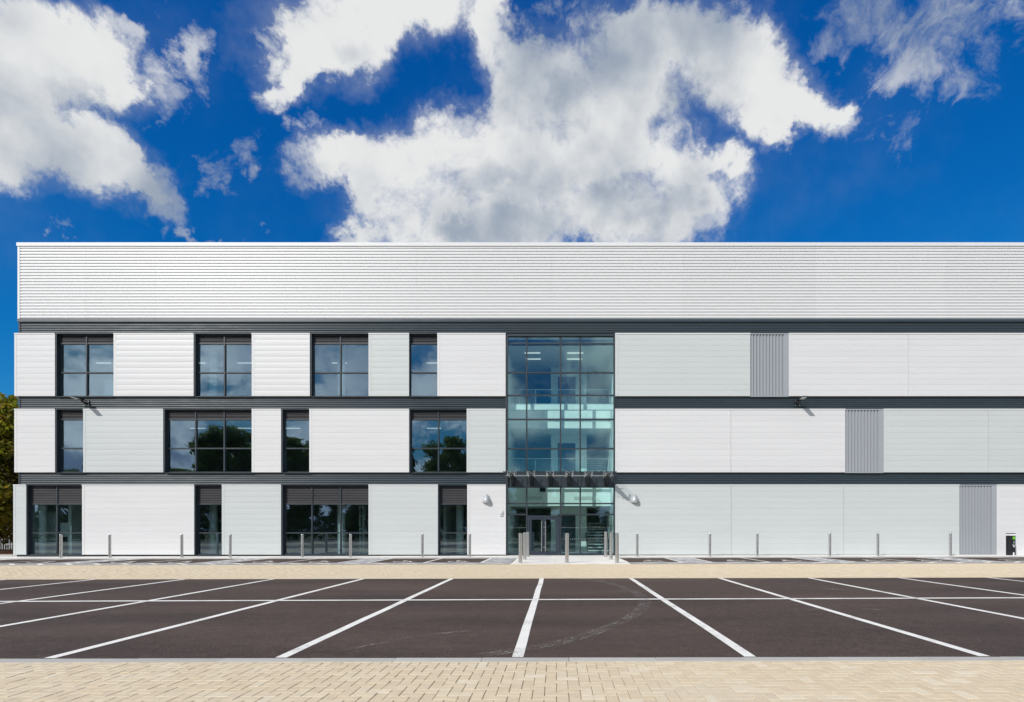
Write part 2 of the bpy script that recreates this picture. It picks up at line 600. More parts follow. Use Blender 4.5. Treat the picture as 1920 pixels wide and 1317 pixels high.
def glass(name, refl, tint, rcol=(1, 1, 1), wav=0.008):
    m = bpy.data.materials.new(name)
    m.use_nodes = True
    t = NT(m.node_tree)
    t.t.nodes.clear()
    out = t.node('ShaderNodeOutputMaterial')
    tr = t.node('ShaderNodeBsdfTransparent')
    tr.inputs[0].default_value = (*tint, 1)
    gl = t.node('ShaderNodeBsdfGlossy')
    gl.inputs['Color'].default_value = (*rcol, 1)
    gl.inputs['Roughness'].default_value = 0.004
    fr = t.node('ShaderNodeLayerWeight')
    fr.inputs[0].default_value = 0.5
    n = t.noise(geo_pos(t), 0.8, 2, 0.5).outputs[0]
    bp = t.node('ShaderNodeBump')
    bp.inputs['Strength'].default_value = 0.25
    bp.inputs['Distance'].default_value = wav
    t.put(bp.inputs['Height'], n)
    t.put(gl.inputs['Normal'], bp.outputs[0])
    mx = t.node('ShaderNodeMixShader')
    t.put(mx.inputs[0], t.m('MULTIPLY_ADD', t.m('POWER', fr.outputs['Facing'], 4.0), 1.0 - refl, refl, clamp=True))
    t.t.links.new(tr.outputs[0], mx.inputs[1])
    t.t.links.new(gl.outputs[0], mx.inputs[2])
    t.t.links.new(mx.outputs[0], out.inputs[0])
    return m


def emit(name, col, s):
    m = mat(name, col, 0.6)
    b = m.node_tree.nodes['Principled BSDF']
    b.inputs['Emission Color'].default_value = (*col, 1)
    b.inputs['Emission Strength'].default_value = s
    return m


M = {
    'white': mat('white_coated_steel', (0.600, 0.597, 0.592), 0.42, 0, f_clad),
    'grey': mat('pale_grey_coated_steel', (0.495, 0.518, 0.508), 0.42, 0, f_clad),
    'upper': mat('white_profiled_steel', (0.655, 0.655, 0.648), 0.40, 0, f_sheet),
    'dark': mat('anthracite_profiled_steel', (0.026, 0.040, 0.050), 0.32, 0.0, f_dark),
    'trim': mat('anthracite_trim', (0.022, 0.031, 0.038), 0.36, 0.0, f_dark),
    'ribbed': mat('grey_ribbed_steel', (0.295, 0.312, 0.332), 0.42, 0, f_sheet),
    'louvre': mat('dark_louvre', (0.055, 0.054, 0.057), 0.45, 0.0, f_dark),
    'door': mat('blue_grey_door_frame', (0.020, 0.029, 0.043), 0.38, 0.0, f_dark),
    'win': glass('office_glass', 0.16, (0.80, 0.90, 0.90), (0.66, 0.82, 1.0)),
    'atr': glass('atrium_glass', 0.085, (0.87, 0.98, 0.965), (0.55, 0.82, 1.0)),
    'rail': glass('balustrade_glass', 0.03, (0.9, 0.96, 0.95), wav=0.0),
    'canopy': glass('canopy_glass', 0.05, (0.95, 0.97, 0.97), wav=0.0),
    'steel': mat('brushed_stainless', (0.62, 0.60, 0.565), 0.3, 1.0, f_brushed),
    'asphalt': mat('asphalt', (0.060, 0.0400, 0.0315), 0.85, 0, f_asphalt, 0.3),
    'paint': mat('road_paint', (0.80, 0.77, 0.71), 0.7, 0, f_paint, 0.3),
    'hatch': mat('grey_hatch_paint', (0.36, 0.36, 0.37), 0.8, 0, f_paint, 0.3),
    'brick': mat('buff_block_paver', (0.6, 0.5, 0.35), 0.85, 0, f_brick, 0.3),
    'joint': mat('jointing_sand', (0.47, 0.39, 0.27), 0.95, 0, f_stone, 0.2),
    'kerb': mat('concrete_kerb', (0.55, 0.54, 0.51), 0.8, 0, f_stone, 0.3),
    'flag': mat('pale_paving_flag', (0.76, 0.73, 0.68), 0.75, 0, f_stone, 0.3),
    'ground': mat('grass_ground', (0.07, 0.08, 0.03), 0.95, 0, f_ground, 0.2),
    'soil': mat('mulch', (0.10, 0.045, 0.028), 0.95, 0, f_stone, 0.2),
    'inwhite': mat('interior_plaster', (0.80, 0.81, 0.79), 0.7, 0, f_inner),
    'ingrey': mat('interior_grey_wall', (0.58, 0.59, 0.57), 0.7, 0, f_inner),
    'carpet': mat('grey_carpet', (0.30, 0.305, 0.30), 0.95, 0, f_inner),
    'ceil': mat('ceiling_tile', (0.70, 0.71, 0.70), 0.8, 0, f_inner),
    'tile': mat('pale_floor_tile', (0.42, 0.42, 0.40), 0.5, 0, f_inner),
    'edging': mat('concrete_edging', (0.44, 0.42, 0.385), 0.85, 0, f_stone, 0.3),
    'spandrel': mat('spandrel_panel', (0.030, 0.042, 0.052), 0.3, 0.0, f_dark),
    'tread': mat('dark_tread', (0.03, 0.03, 0.032), 0.8, 0, f_inner),
    'indark': mat('interior_dark_door', (0.045, 0.06, 0.085), 0.5, 0, f_inner),
    'lamp': emit('lamp_tube', (1.0, 0.98, 0.94), 0.5),
    'black': mat('black_plastic', (0.012, 0.012, 0.013), 0.35, 0, f_inner),
    'lampgrey': mat('cast_grey_aluminium', (0.42, 0.44, 0.45), 0.35, 0.2, f_inner),
    'lens': mat('frosted_lens', (0.6, 0.62, 0.62), 0.3, 0, f_inner),
    'green': mat('green_print', (0.12, 0.42, 0.02), 0.45, 0, f_inner),
    'mint': mat('pale_green_print', (0.32, 0.50, 0.36), 0.45, 0, f_inner),
    'wprint': mat('white_print', (0.75, 0.76, 0.75), 0.5, 0, f_inner),
    'bark': mat('bark', (0.085, 0.06, 0.04), 0.9, 0, f_bark, 0.2),
    'leaf': mat('turning_leaf', (0.1, 0.1, 0.02), 0.55, 0,
                f_leaf([(0.09, 0.12, 0.018), (0.17, 0.19, 0.022), (0.27, 0.24, 0.03), (0.24, 0.14, 0.03)]), 0.3),
    'leafg': mat('green_leaf', (0.05, 0.08, 0.02), 0.6, 0,
                 f_leaf([(0.08, 0.12, 0.04), (0.12, 0.165, 0.05), (0.165, 0.20, 0.06)]), 0.3),
    'needle': mat('conifer_needles', (0.03, 0.05, 0.02), 0.6, 0,
                  f_leaf([(0.05, 0.09, 0.045), (0.08, 0.12, 0.055), (0.10, 0.14, 0.06)]), 0.3),
    'fence': mat('galvanised_fence', (0.34, 0.35, 0.35), 0.5, 0.3, f_inner),
}


def f_scuff(t, b, col):
    p = geo_pos(t)
    n = t.noise(p, 26.0, 5, 0.75).outputs[0]
    n2 = t.noise(t.v('MULTIPLY', p, (1.6, 2.6, 1)), 1.0, 4, 0.6).outputs[0]
    f = t.m('MULTIPLY', t.smooth(n, 0.46, 0.68), t.smooth(n2, 0.34, 0.62))
    t.put(b.inputs['Alpha'], t.m('MULTIPLY', f, 0.95))


M['scuff'] = mat('tyre_dust', (0.33, 0.30, 0.28), 0.9, 0, f_scuff, 0.2)

# ------------------------------------------------------------------ projection helpers (photo pixel -> metres on a plane y = Y)
D = 29.2


def PX(px, Y=D):
    return (px - CX) / F * Y


def PZ(py, Y=D):
    return CAMH + (CY - py) / F * Y


# ================================================================== GROUND
def sheet(name, x0, x1, y0, y1, z, m, parent=None, nx=1):
    mb = MB()
    mb.quad((x0, y0, gz(x0) + z), (x1, y0, gz(x1) + z), (x1, y1, gz(x1) + z), (x0, y1, gz(x0) + z))
    return build(name, mb, m, parent, origin=((x0 + x1) / 2, (y0 + y1) / 2, gz((x0 + x1) / 2) + z))


gr = MB()
gr.quad((-1500, -1500, -0.30), (1500, -1500, -0.30), (1500, 1500, -0.30), (-1500, 1500, -0.30))
structure(build('ground', gr, M['ground']))

Y_N0, Y_N1, Y_MID, Y_F0, Y_F1, Y_K = 5.93, 6.09, 11.16, 16.08, 22.7, 27.55
XL, XR = -62.0, 62.0


def slab(name, x0, x1, y0, y1, z, m, depth=0.35):
    mb = MB()
    pts = [(x, y, gz(x) + zz) for zz in (z - depth, z) for y in (y0, y1) for x in (x0, x1)]
    mb.poly(pts, [(0, 2, 3, 1), (4, 5, 7, 6), (0, 1, 5, 4), (2, 6, 7, 3), (0, 4, 6, 2), (1, 3, 7, 5)])
    return structure(build(name, mb, m, origin=((x0 + x1) / 2, (y0 + y1) / 2, gz((x0 + x1) / 2) + z)))


car_park = slab('car_park', XL, XR, Y_N1, Y_F0, 0.0, M['asphalt'])
lane = slab('lane', XL, XR, Y_F0, Y_F1, -0.008, M['joint'])
front_bays = slab('parking_bays', XL, XR, Y_F1, 29.7, 0.0, M['asphalt'])
walkway = slab('paved_walkway', XL, XR, -6.0, Y_N1, -0.008, M['joint'])
road = slab('road', XL, XR, -20.0, -6.0, 0.0, M['asphalt'])


def line(parent, pts, w, z=0.004, name='bay_line', m=None):
    """painted strip along a polyline in plan"""
    mb = MB()
    n = len(pts)
    L, Rr = [], []
    for i in range(n):
        a, b = pts[max(i - 1, 0)], pts[min(i + 1, n - 1)]
        tx, ty = b[0] - a[0], b[1] - a[1]
        l = math.hypot(tx, ty) or 1
        nx, ny = -ty / l * w / 2, tx / l * w / 2
        L.append((pts[i][0] + nx, pts[i][1] + ny)); Rr.append((pts[i][0] - nx, pts[i][1] - ny))
    vs = [(x, y, gz(x) + z) for x, y in L + Rr]
    mb.poly(vs, [(i, n + i, n + i + 1, i + 1) for i in range(n - 1)])
    return build(name, mb, m or M['paint'], parent)


for k in range(-11, 12):
    x = -0.43 + 2.5 * k
    jit = random.uniform(-0.012, 0.012)
    pts = [(x + jit + random.uniform(-0.006, 0.006), y) for y in np.linspace(Y_N1 + 0.03, Y_F0 - 0.03, 12)]
    line(car_park, pts, 0.122)
line(car_park, [(x, Y_MID + 0.012 * x + random.uniform(-0.01, 0.01)) for x in np.linspace(-29, 28, 40)], 0.15, 0.008)

# tyre scuffs on the asphalt: (px, py) read back to the ground
def G(px, py):
    d = F * CAMH / (py - CY)
    return ((px - CX) / F * d, d)


def spline(pts, n=40):
    out = []
    P_ = [pts[0]] + pts + [pts[-1]]
    for i in range(1, len(P_) - 2):
        for s in range(n // (len(pts) - 1) + 1):
            t = s / (n // (len(pts) - 1) + 1)
            a, b, c, d = [np.array(q) for q in P_[i - 1:i + 3]]
            out.append(tuple(0.5 * ((2 * b) + (-a + c) * t + (2 * a - 5 * b + 4 * c - d) * t * t + (-a + 3 * b - 3 * c + d) * t ** 3)))
    out.append(tuple(pts[-1]))
    return out


for px_list, w in (([(1060, 1084.5), (1120, 1090), (1180, 1107), (1206, 1123), (1208, 1137), (1185, 1157), (1130, 1182), (1040, 1209), (905, 1230)], 0.22),
                   ([(640, 1221), (720, 1206), (800, 1192), (900, 1182)], 0.10),
                   ([(1500, 1100), (1600, 1110), (1700, 1112)], 0.22),
                   ([(1480, 1150), (1560, 1143), (1650, 1146)], 0.12)):
    line(car_park, spline([G(*q) for q in px_list], 60), w, 0.011, 'tyre_scuff', M['scuff'])

# concrete edging stones between the car park and the walkway
es = None
for i, x in enumerate(np.arange(-20, 20, 0.915)):
    if es is None:
        mb = MB().box(0, 0.911, Y_N0, Y_N1, -0.1, 0.006)
        es = build('edging_stone', mb, M['edging'], walkway, origin=(0, Y_N0, 0), bevel=0.004)
        es.location = Vector((x, Y_N0, gz(x))) - WL[walkway.name]
    else:
        e2 = share(es, (x, Y_N0 + random.uniform(-.003, .003), gz(x)), walkway)
        md = e2.modifiers.new('bevel', 'BEVEL'); md.width = 0.004; md.segments = 2


def herring(x0, x1, y0, y1, L=0.2):
    Wd = L / 2
    out = []
    i0, i1, j0, j1 = int(math.floor(x0 / Wd)), int(math.ceil(x1 / Wd)), int(math.floor(y0 / Wd)), int(math.ceil(y1 / Wd))
    for j in range(j0, j1):
        for i in range(i0, i1):
            k = (i - j) % 4
            if k == 0:
                r = [i * Wd, (i + 2) * Wd, j * Wd, (j + 1) * Wd]
            elif k == 3:
                r = [i * Wd, (i + 1) * Wd, j * Wd, (j + 2) * Wd]
            else:
                continue
            r[0], r[1], r[2], r[3] = max(r[0], x0), min(r[1], x1), max(r[2], y0), min(r[3], y1)
            if r[1] - r[0] > 0.02 and r[3] - r[2] > 0.02:
                out.append(r)
    return out


G_ = 0.0028        # half the joint


def brick_geo(vs, fs, r, z, tilt):
    x0, x1, y0, y1 = r[0] + G_, r[1] - G_, r[2] + G_, r[3] - G_
    c = 0.003
    o = len(vs)
    zt = z + tilt[0]
    vs += [(x0, y0, z - 0.012), (x1, y0, z - 0.012), (x1, y1, z - 0.012), (x0, y1, z - 0.012),
           (x0, y0, zt - c), (x1, y0, zt - c + tilt[1]), (x1, y1, zt - c + tilt[1] + tilt[2]), (x0, y1, zt - c + tilt[2]),
           (x0 + c, y0 + c, zt), (x1 - c, y0 + c, zt + tilt[1]), (x1 - c, y1 - c, zt + tilt[1] + tilt[2]), (x0 + c, y1 - c, zt + tilt[2])]
    fs.append((o + 8, o + 9, o + 10, o + 11))
    for a in range(4):
        b = (a + 1) % 4
        fs.append((o + a, o + b, o + 4 + b, o + 4 + a))
        fs.append((o + 4 + a, o + 4 + b, o + 8 + b, o + 8 + a))


def rt():
    return (random.uniform(-0.0015, 0.0015), random.uniform(-0.0012, 0.0012), random.uniform(-0.0012, 0.0012))


# near walkway: the 300 blocks that show largest are objects, the rest one mass
near = herring(-16.0, 16.0, -2.0, Y_N0 - 0.004)
def seen(r):
    cx_, cy_ = (r[0] + r[1]) / 2, (r[2] + r[3]) / 2
    if cy_ < 4.56:
        return False
    px = CX + F * cx_ / cy_
    return 0 < px < 1920
vis = sorted([r for r in near if seen(r) and abs((r[1] - r[0]) * (r[3] - r[2]) - 0.02) < 1e-4], key=lambda r: (r[2] + r[3]))[:300]
vset = set(map(tuple, vis))
protoH, protoV = [], []
for var_i in range(3):
    for ori, store in ((0, protoH), (1, protoV)):
        vs, fs = [], []
        rr = (-0.1, 0.1, -0.05, 0.05) if ori == 0 else (-0.05, 0.05, -0.1, 0.1)
        brick_geo(vs, fs, rr, 0.0, rt())
        me = bpy.data.meshes.new('brick')
        me.from_pydata(vs, [], fs)
        me.materials.append(M['brick'])
        store.append(me)
for r in vis:
    cx_, cy_ = (r[0] + r[1]) / 2, (r[2] + r[3]) / 2
    o = bpy.data.objects.new('brick', random.choice(protoH if (r[1] - r[0]) > 0.15 else protoV))
    place(o, walkway, (cx_, cy_, gz(cx_) + random.uniform(-0.0012, 0.0012)))


def brick_mass(rects, parent, z=0.0):
    vs, fs = [], []
    for r in rects:
        brick_geo(vs, fs, r, gz((r[0] + r[1]) / 2) + z, rt())
    me = bpy.data.meshes.new('brick')
    me.from_pydata(vs, [], fs)
    me.materials.append(M['brick'])
    o = bpy.data.objects.new('brick', me)
    place(o, parent, (0, 0, 0))
    o['kind'] = 'stuff'
    return o


brick_mass([r for r in near if tuple(r) not in vset], walkway)
brick_mass(herring(-34.0, 34.0, Y_F0 + 0.12, Y_F1 - 0.1), lane)
# flush channel blocks along both edges of the lane
for yy in (Y_F0, Y_F1 - 0.1):
    mb = MB()
    for x in np.arange(-34, 34, 0.915):
        mb.box(x, x + 0.909, yy + 0.002, yy + (0.116 if yy == Y_F0 else 0.098), -0.1, 0.003)
    mb.v = [(a, b, c + gz(a)) for a, b, c in mb.v]
    o = build('edging_row', mb, M['brick'], lane)
    o['kind'] = 'stuff'

# ---- front row of wide bays with hatched aisles
pairs = [(-24.8, -22.35), (-18.75, -16.3), (-12.7, -10.3), (-6.7, -4.35), (7.65, 10.05), (13.65, 16.05), (19.7, 22.1)]
ZP, ZH = 0.008, 0.004
Y_H0, Y_H1 = Y_F1 + 0.10, Y_F1 + 1.15
bay_lines, hatch_zones = set(), []
edges = []
for a, b in pairs:
    edges.append((a - 1.2, (a + b) / 2, b + 1.2))
edges.append((2.95, None, 5.2))
for e in edges:
    for x in e:
        if x is not None:
            line(front_bays, [(x, Y_H1 + 0.05), (x, Y_K - 0.02)], 0.12, ZP)
zones = [(-28.6, -26.0)] + [(e0[2], e1[0]) for e0, e1 in zip(edges[:3], edges[1:4])] + [(-3.15, -1.86), (5.2, 6.45), (11.25, 12.45), (17.25, 18.5)]


def hatch_fill(x0, x1, y0, y1, sgn, step=1.12, w=0.17):
    """slanted stripes clipped to the rectangle"""
    c = x0 - (y1 - y0) - 1
    while c < x1 + (y1 - y0) + 1:
        pts = []
        for q in np.linspace(0, 1, 9):
            y = y0 + (y1 - y0) * q
            x = c + sgn * (y - y0)
            if x0 + 0.05 <= x <= x1 - 0.05:
                pts.append((x, y))
        if len(pts) >= 2:
            line(front_bays, [pts[0], pts[-1]], w, ZP + 0.004)
        c += step


for (x0, x1) in zones:
    sheet('hatched_aisle', x0 + 0.06, x1 - 0.06, Y_H1 + 0.05, Y_K - 0.02, ZH, M['hatch'], front_bays)
    hatch_fill(x0 + 0.06, x1 - 0.06, Y_H1 + 0.1, Y_K - 0.05, -1 if x0 < 0 else 1, 0.72)
for (x0, x1, s) in ((-30.0, -1.86, -1), (2.95, 27.0, 1)):
    sheet('hatched_strip', x0, x1, Y_H0, Y_H1, ZH, M['hatch'], front_bays)
    line(front_bays, [(x0, Y_H1), (x1, Y_H1)], 0.1, ZP)
    hatch_fill(x0, x1, Y_H0, Y_H1 - 0.06, s, 1.15)


def wheelchair(cx, cy, s=0.95):
    mb = MB()
    def T(p):
        x, y = cx + p[0] * s, cy + p[1] * s
        return (x, y, gz(x) + ZP + 0.002)
    def stroke(p, w):
        n = len(p)
        L, R2 = [], []
        for i in range(n):
            a, b = p[max(i - 1, 0)], p[min(i + 1, n - 1)]
            tx, ty = b[0] - a[0], b[1] - a[1]
            l = math.hypot(tx, ty)
            L.append((p[i][0] - ty / l * w / 2, p[i][1] + tx / l * w / 2)); R2.append((p[i][0] + ty / l * w / 2, p[i][1] - tx / l * w / 2))
        mb.poly([T(q) for q in L + R2], [(i, i + n, i + n + 1, i + 1) for i in range(n - 1)])
    disc = [(0.0 + 0.11 * math.cos(q), 0.78 + 0.11 * math.sin(q)) for q in np.linspace(0, 2 * math.pi, 14, endpoint=False)]
    mb.poly([T(q) for q in disc], [tuple(range(14))])
    stroke([(0.0, 0.62), (0.02, 0.18), (0.36, 0.16), (0.52, -0.28), (0.66, -0.24)], 0.12)
    stroke([(0.04, 0.42), (0.34, 0.40)], 0.1)
    stroke([(-0.08, 0.30)] + [(0.05 + 0.36 * math.cos(q), -0.06 + 0.36 * math.sin(q)) for q in np.linspace(R(130), R(345), 14)], 0.1)
    build('wheelchair_symbol', mb, M['paint'], front_bays)


for a, b in pairs:
    wheelchair(a, Y_H1 + 0.85); wheelchair(b, Y_H1 + 0.85)
wheelchair(4.05, Y_H1 + 0.85)

# ---- pavement along the building with kerb stones, and the flagged entrance apron
Z_PV = 0.055
pavement = slab('pavement', XL, 27.5, Y_K + 0.12, 29.9, Z_PV - 0.012, M['kerb'])
ks = None
for x in np.arange(-33, 27, 0.915):
    if -2.0 < x + 0.45 < 3.1:
        continue
    if ks is None:
        mb = MB().box(0, 0.908, Y_K, Y_K + 0.125, -0.12, Z_PV)
        ks = build('kerb_stone', mb, M['kerb'], pavement, origin=(0, Y_K, 0))
        ks.location = Vector((x, Y_K, gz(x))) - WL[pavement.name]
    else:
        share(ks, (x, Y_K, gz(x)), pavement)
fl = {}
row = 0
for y in np.arange(Y_K + 0.13, 29.25, 0.55):
    off = 0.3 * (row % 2)
    row += 1
    for x in np.arange(-33 + off, 27, 0.6 * 2):
        key = 'p'
        if key not in fl:
            mb = MB().box(0, 1.192, 0, 0.543, -0.05, 0.0)
            fl[key] = build('paving_flag', mb, M['flag'], pavement, origin=(0, 0, 0))
            fl[key].location = Vector((x, y, gz(x) + Z_PV)) - WL[pavement.name]
        else:
            share(fl[key], (x, y, gz(x) + Z_PV + random.uniform(-.001, .001)), pavement)
# apron, ramping gently up from the lane
AX0, AX1 = -1.84, 2.92
apron = MB()
ya, yb = Y_F1 + 0.0, Y_K + 0.12
apron.poly([(AX0, ya, gz(AX0) - 0.3), (AX1, ya, gz(AX1) - 0.3), (AX1, yb, gz(AX1) - 0.3), (AX0, yb, gz(AX0) - 0.3),
            (AX0, ya, gz(AX0) + 0.004), (AX1, ya, gz(AX1) + 0.004), (AX1, yb, gz(AX1) + Z_PV - 0.012), (AX0, yb, gz(AX0) + Z_PV - 0.012)],
           [(0, 3, 2, 1), (4, 5, 6, 7), (0, 1, 5, 4), (1, 2, 6, 5), (2, 3, 7, 6), (3, 0, 4, 7)])
apron = structure(build('entrance_apron', apron, M['kerb']))
nxf, nyf = 8, 9
fw, fh = (AX1 - AX0) / nxf, (yb - ya) / nyf
slope = (Z_PV - 0.008) / (yb - ya)
mb = MB().poly([(0.003, 0.003, 0), (fw - 0.003, 0.003, 0), (fw - 0.003, fh - 0.003, slope * fh), (0.003, fh - 0.003, slope * fh),
                (0.003, 0.003, -0.02), (fw - 0.003, 0.003, -0.02), (fw - 0.003, fh - 0.003, -0.02), (0.003, fh - 0.003, -0.02)],
               [(0, 1, 2, 3), (4, 7, 6, 5), (0, 4, 5, 1), (1, 5, 6, 2), (2, 6, 7, 3), (3, 7, 4, 0)])
af = None
for j in range(nyf):
    for i in range(nxf):
        x = AX0 + i * fw
        p = (x, ya + j * fh, gz(x) + 0.016 + slope * fh * j)
        if af is None:
            af = build('paving_flag', mb, M['flag'], apron, origin=(0, 0, 0))
            af.location = Vector(p) - WL[apron.name]
        else:
            share(af, p, apron)

# planting bed left of the building
bed = structure(build('planting_bed', MB().box(-60, -27.9, 30.6, 44, -0.28, -0.02), M['soil']))
bed_k = MB()
for x in np.arange(-60, -28.8, 0.915):
    bed_k.box(x, x + 0.908, 30.45, 30.6, -0.3, 0.05)
o = build('kerb_stone', bed_k, M['kerb'], bed); o['kind'] = 'stuff'

# ================================================================== BUILDING
B = empty('office_building', (0, D, 0))
tag(B, 'three-storey white and anthracite clad office building with glazed entrance bay', 'building')
ZB = 0.10                       # bottom of the cladding
YG = 29.42                      # glass plane of the windows
X_END = 30.0
ROWS = {3: (625, 743), 2: (767, 886), 1: (909, None)}


def rowz(r):
    t, b = ROWS[r]
    return (PZ(b) if b else ZB), PZ(t)


def panel(px0, px1, r, paint, bulge=0.0012, trim=True, nplank=None):
    z0, z1 = rowz(r)
    x0, x1 = PX(px0), PX(px1)
    g = 0.006
    root = build('cladding_panel', MB().box(x0, x1, D + 0.02, D + 0.26, z0, z1), M[paint], B, origin=(x0, D, z0))
    tx = x0 + (0.125 if trim else g)
    H = z1 - z0 - 0.05
    n = nplank or round(H / 0.288)
    h = H / n
    c, d = 0.005, 0.0035
    prof = [(0.019, 0.0), (d, 0.0), (0.0, c)]
    k = 5
    prof += [(-bulge * math.sin(math.pi * i / k) ** 0.8, c + (h - 2 * c) * i / k) for i in range(1, k)]
    prof += [(0.0, h - c), (d, h - 0.0015), (0.019, h - 0.0015)]
    mb = MB().extr_x([(D + y, z) for y, z in prof], 0, x1 - 0.0015 - tx)
    pl = build('cladding_plank', mb, M[paint], root, origin=(0, D, 0))
    pl.location = Vector((tx, D, z0)) - WL[root.name]
    for i in range(1, n):
        share(pl, (tx, D + random.uniform(-0.0008, 0.0008), z0 + h * i), root)
    if trim:
        build('edge_trim', MB().box(x0, x0 + 0.12, D - 0.006, D + 0.0195, z0 + 0.002, z1 - 0.052), M[paint], root)
    build('top_flashing', MB().extr_x([(D - 0.022, z1 - 0.05), (D - 0.022, z1 + 0.004), (D + 0.3, z1 + 0.02), (D + 0.3, z1 + 0.004), (D + 0.0195, z1 - 0.006), (D + 0.0195, z1 - 0.05)],
                                      x0 - 0.004, x1 + 0.004), M['upper'], root)
    return root


for a in ((27, 103, 3, 'white', 0.003), (213, 363, 3, 'white', 0.0055), (472, 581, 3, 'white', 0.005), (691, 767, 3, 'grey', 0.003), (820, 948, 3, 'white', 0.0015),
          (27, 103, 2, 'white', 0.0015), (156, 306, 2, 'grey', 0.003), (472, 527, 2, 'white', 0.0015), (580, 767, 2, 'white', 0.0015), (875, 948, 2, 'grey', 0.0025),
          (25, 49, 1, 'grey', 0.001), (154, 364, 1, 'white', 0.001), (416, 527, 1, 'grey', 0.003), (691, 821, 1, 'grey', 0.002), (876, 948.5, 1, 'white', 0.001)):
    panel(*a)
for lst, r in (([(1153.5, 1407, 'grey', True), (1479, 1702.8, 'white', True), (1703.1, 1927, 'white', False), (1927.3, 2140, 'white', False)], 3),
               ([(1153.5, 1370.3, 'white', True), (1370.6, 1585, 'white', False), (1657, 1852.8, 'grey', True), (1853.1, 2140, 'grey', False)], 2),
               ([(1153.5, 1370.8, 'grey', True), (1371.1, 1581.8, 'grey', False), (1582.1, 1799, 'grey', False), (1869, 2140, 'white', True)], 1)):
    for (a, b, paint, tr) in lst:
        panel(a, b, r, paint, 0.0016, tr)


def ribbed(px0, px1, r):
    z0, z1 = rowz(r)
    x0, x1 = PX(px0), PX(px1)
    n = 12
    p = (x1 - x0) / n
    prof = []
    for i in range(n):
        a = x0 + i * p
        prof += [(a, D + 0.075), (a + p * 0.34, D + 0.075), (a + p * 0.46, D + 0.015), (a + p * 0.88, D + 0.015)]
    prof += [(x1, D + 0.075), (x1, D + 0.24), (x0, D + 0.24)]
    root = build('ribbed_panel', MB().extr_z(prof, z0 + 0.02, z1 - 0.06), M['ribbed'], B)
    build('top_flashing', MB().box(x0 + 0.005, x1 - 0.005, D - 0.004, D + 0.24, z1 - 0.058, z1 + 0.0), M['ribbed'], root)
    build('bottom_flashing', MB().box(x0 + 0.005, x1 - 0.005, D - 0.002, D + 0.24, z0 - 0.03, z0 + 0.018), M['ribbed'], root)
    build('corner_trim', MB().box(x1 - 0.26, x1 - 0.002, D + 0.004, D + 0.054, z0 + 0.022, z1 - 0.062), M['ribbed'], root)


ribbed(1407, 1479, 3); ribbed(1585, 1657, 2); ribbed(1799, 1869, 1)


# ---- horizontal profiled sheeting
def corr_profile(z0, z1, n, y, depth, flat, slope):
    p = (z1 - z0) / n
    pr = []
    if flat == 0:                                   # rounded corrugation
        k = 10
        for i in range(n * k + 1):
            pr.append((y + depth * (0.5 + 0.5 * math.cos(2 * math.pi * i / k)), z0 + p * i / k))
        return pr
    for i in range(n):
        a = z0 + i * p
        pr += [(y + depth, a), (y + depth, a + p * (1 - flat - 2 * slope)), (y, a + p * (1 - flat - slope)), (y - 0.002, a + p * (1 - flat * 0.5 - slope)), (y, a + p * (1 - slope))]
    pr += [(y + depth, z1)]
    return pr


def sheeting(name, x0, x1, z0, z1, n, y, depth, flat, slope, m, joints, back):
    pr = corr_profile(z0, z1, n, y, depth, flat, slope)
    pr += [(y + back, z1), (y + back, z0)]
    xs = [x0] + [j for j in joints if x0 < j < x1] + [x1]
    objs = []
    for a, b in zip(xs[:-1], xs[1:]):
        objs.append(build(name, MB().extr_x(pr, a + 0.0015, b - 0.0015), m, B, smooth=(flat == 0)))
    return objs


X_L = PX(35, D + 0.1)
ZT = PZ(455.5, 29.26)
UZ0, UZ1 = PZ(598, 29.28), PZ(461.5, 29.28)
XU = PX(33, 29.26)
joints = [PX(q) for q in (158, 290, 535, 780, 1035, 1282, 1530, 1775, 2020)]
sheeting('upper_cladding_sheet', XU + 0.11, X_END, UZ0, UZ1, 24, D + 0.06, 0.037, 0.60, 0.10, M['upper'], joints, 0.2)
build('corner_flashing', MB().box(XU, XU + 0.11, D + 0.052, D + 0.28, UZ0 - 0.005, UZ1 + 0.02), M['upper'], B)
xs = [XU - 0.03] + [j + 0.9 for j in joints] + [X_END]
for a, b in zip(xs[:-1], xs[1:]):
    build('parapet_capping', MB().extr_x([(D + 0.02, UZ1 - 0.02), (D + 0.02, ZT), (D + 0.5, ZT + 0.03), (D + 0.5, UZ1), (D + 0.059, UZ1), (D + 0.059, UZ1 - 0.02)], a + 0.001, b - 0.001), M['upper'], B)
# anthracite bands
bandj = [PX(q) for q in (290, 530, 785, 1035, 1280, 1535, 1780, 2020)]
XA0, XA1 = PX(949, D + 0.1), PX(1153, D + 0.1)
for (t, b, n, whole) in ((603.5, 625.5, 5, True), (743.5, 767.5, 6, False), (886.5, 909.5, 6, False)):
    z0, z1 = PZ(b, D + 0.1), PZ(t, D + 0.1)
    if whole:
        sheeting('band_sheet', X_L + 0.08, X_END, z0, z1, n, D + 0.09, 0.036, 0, 0, M['dark'], bandj, 0.25)
    else:
        sheeting('band_sheet', X_L + 0.08, XA0 - 0.06, z0, z1, n, D + 0.09, 0.036, 0, 0, M['dark'], bandj, 0.25)
        sheeting('band_sheet', XA1 + 0.09, X_END, z0, z1, n, D + 0.09, 0.036, 0, 0, M['dark'], bandj, 0.25)
        build('band_end_trim', MB().box(XA0 - 0.058, XA0 + 0.02, D + 0.08, D + 0.3, z0, z1), M['trim'], B)
        build('band_end_trim', MB().box(XA1 - 0.02, XA1 + 0.088, D + 0.08, D + 0.3, z0, z1), M['trim'], B)
    build('band_corner_trim', MB().box(X_L, X_L + 0.079, D + 0.085, D + 0.34, z0, z1), M['trim'], B)
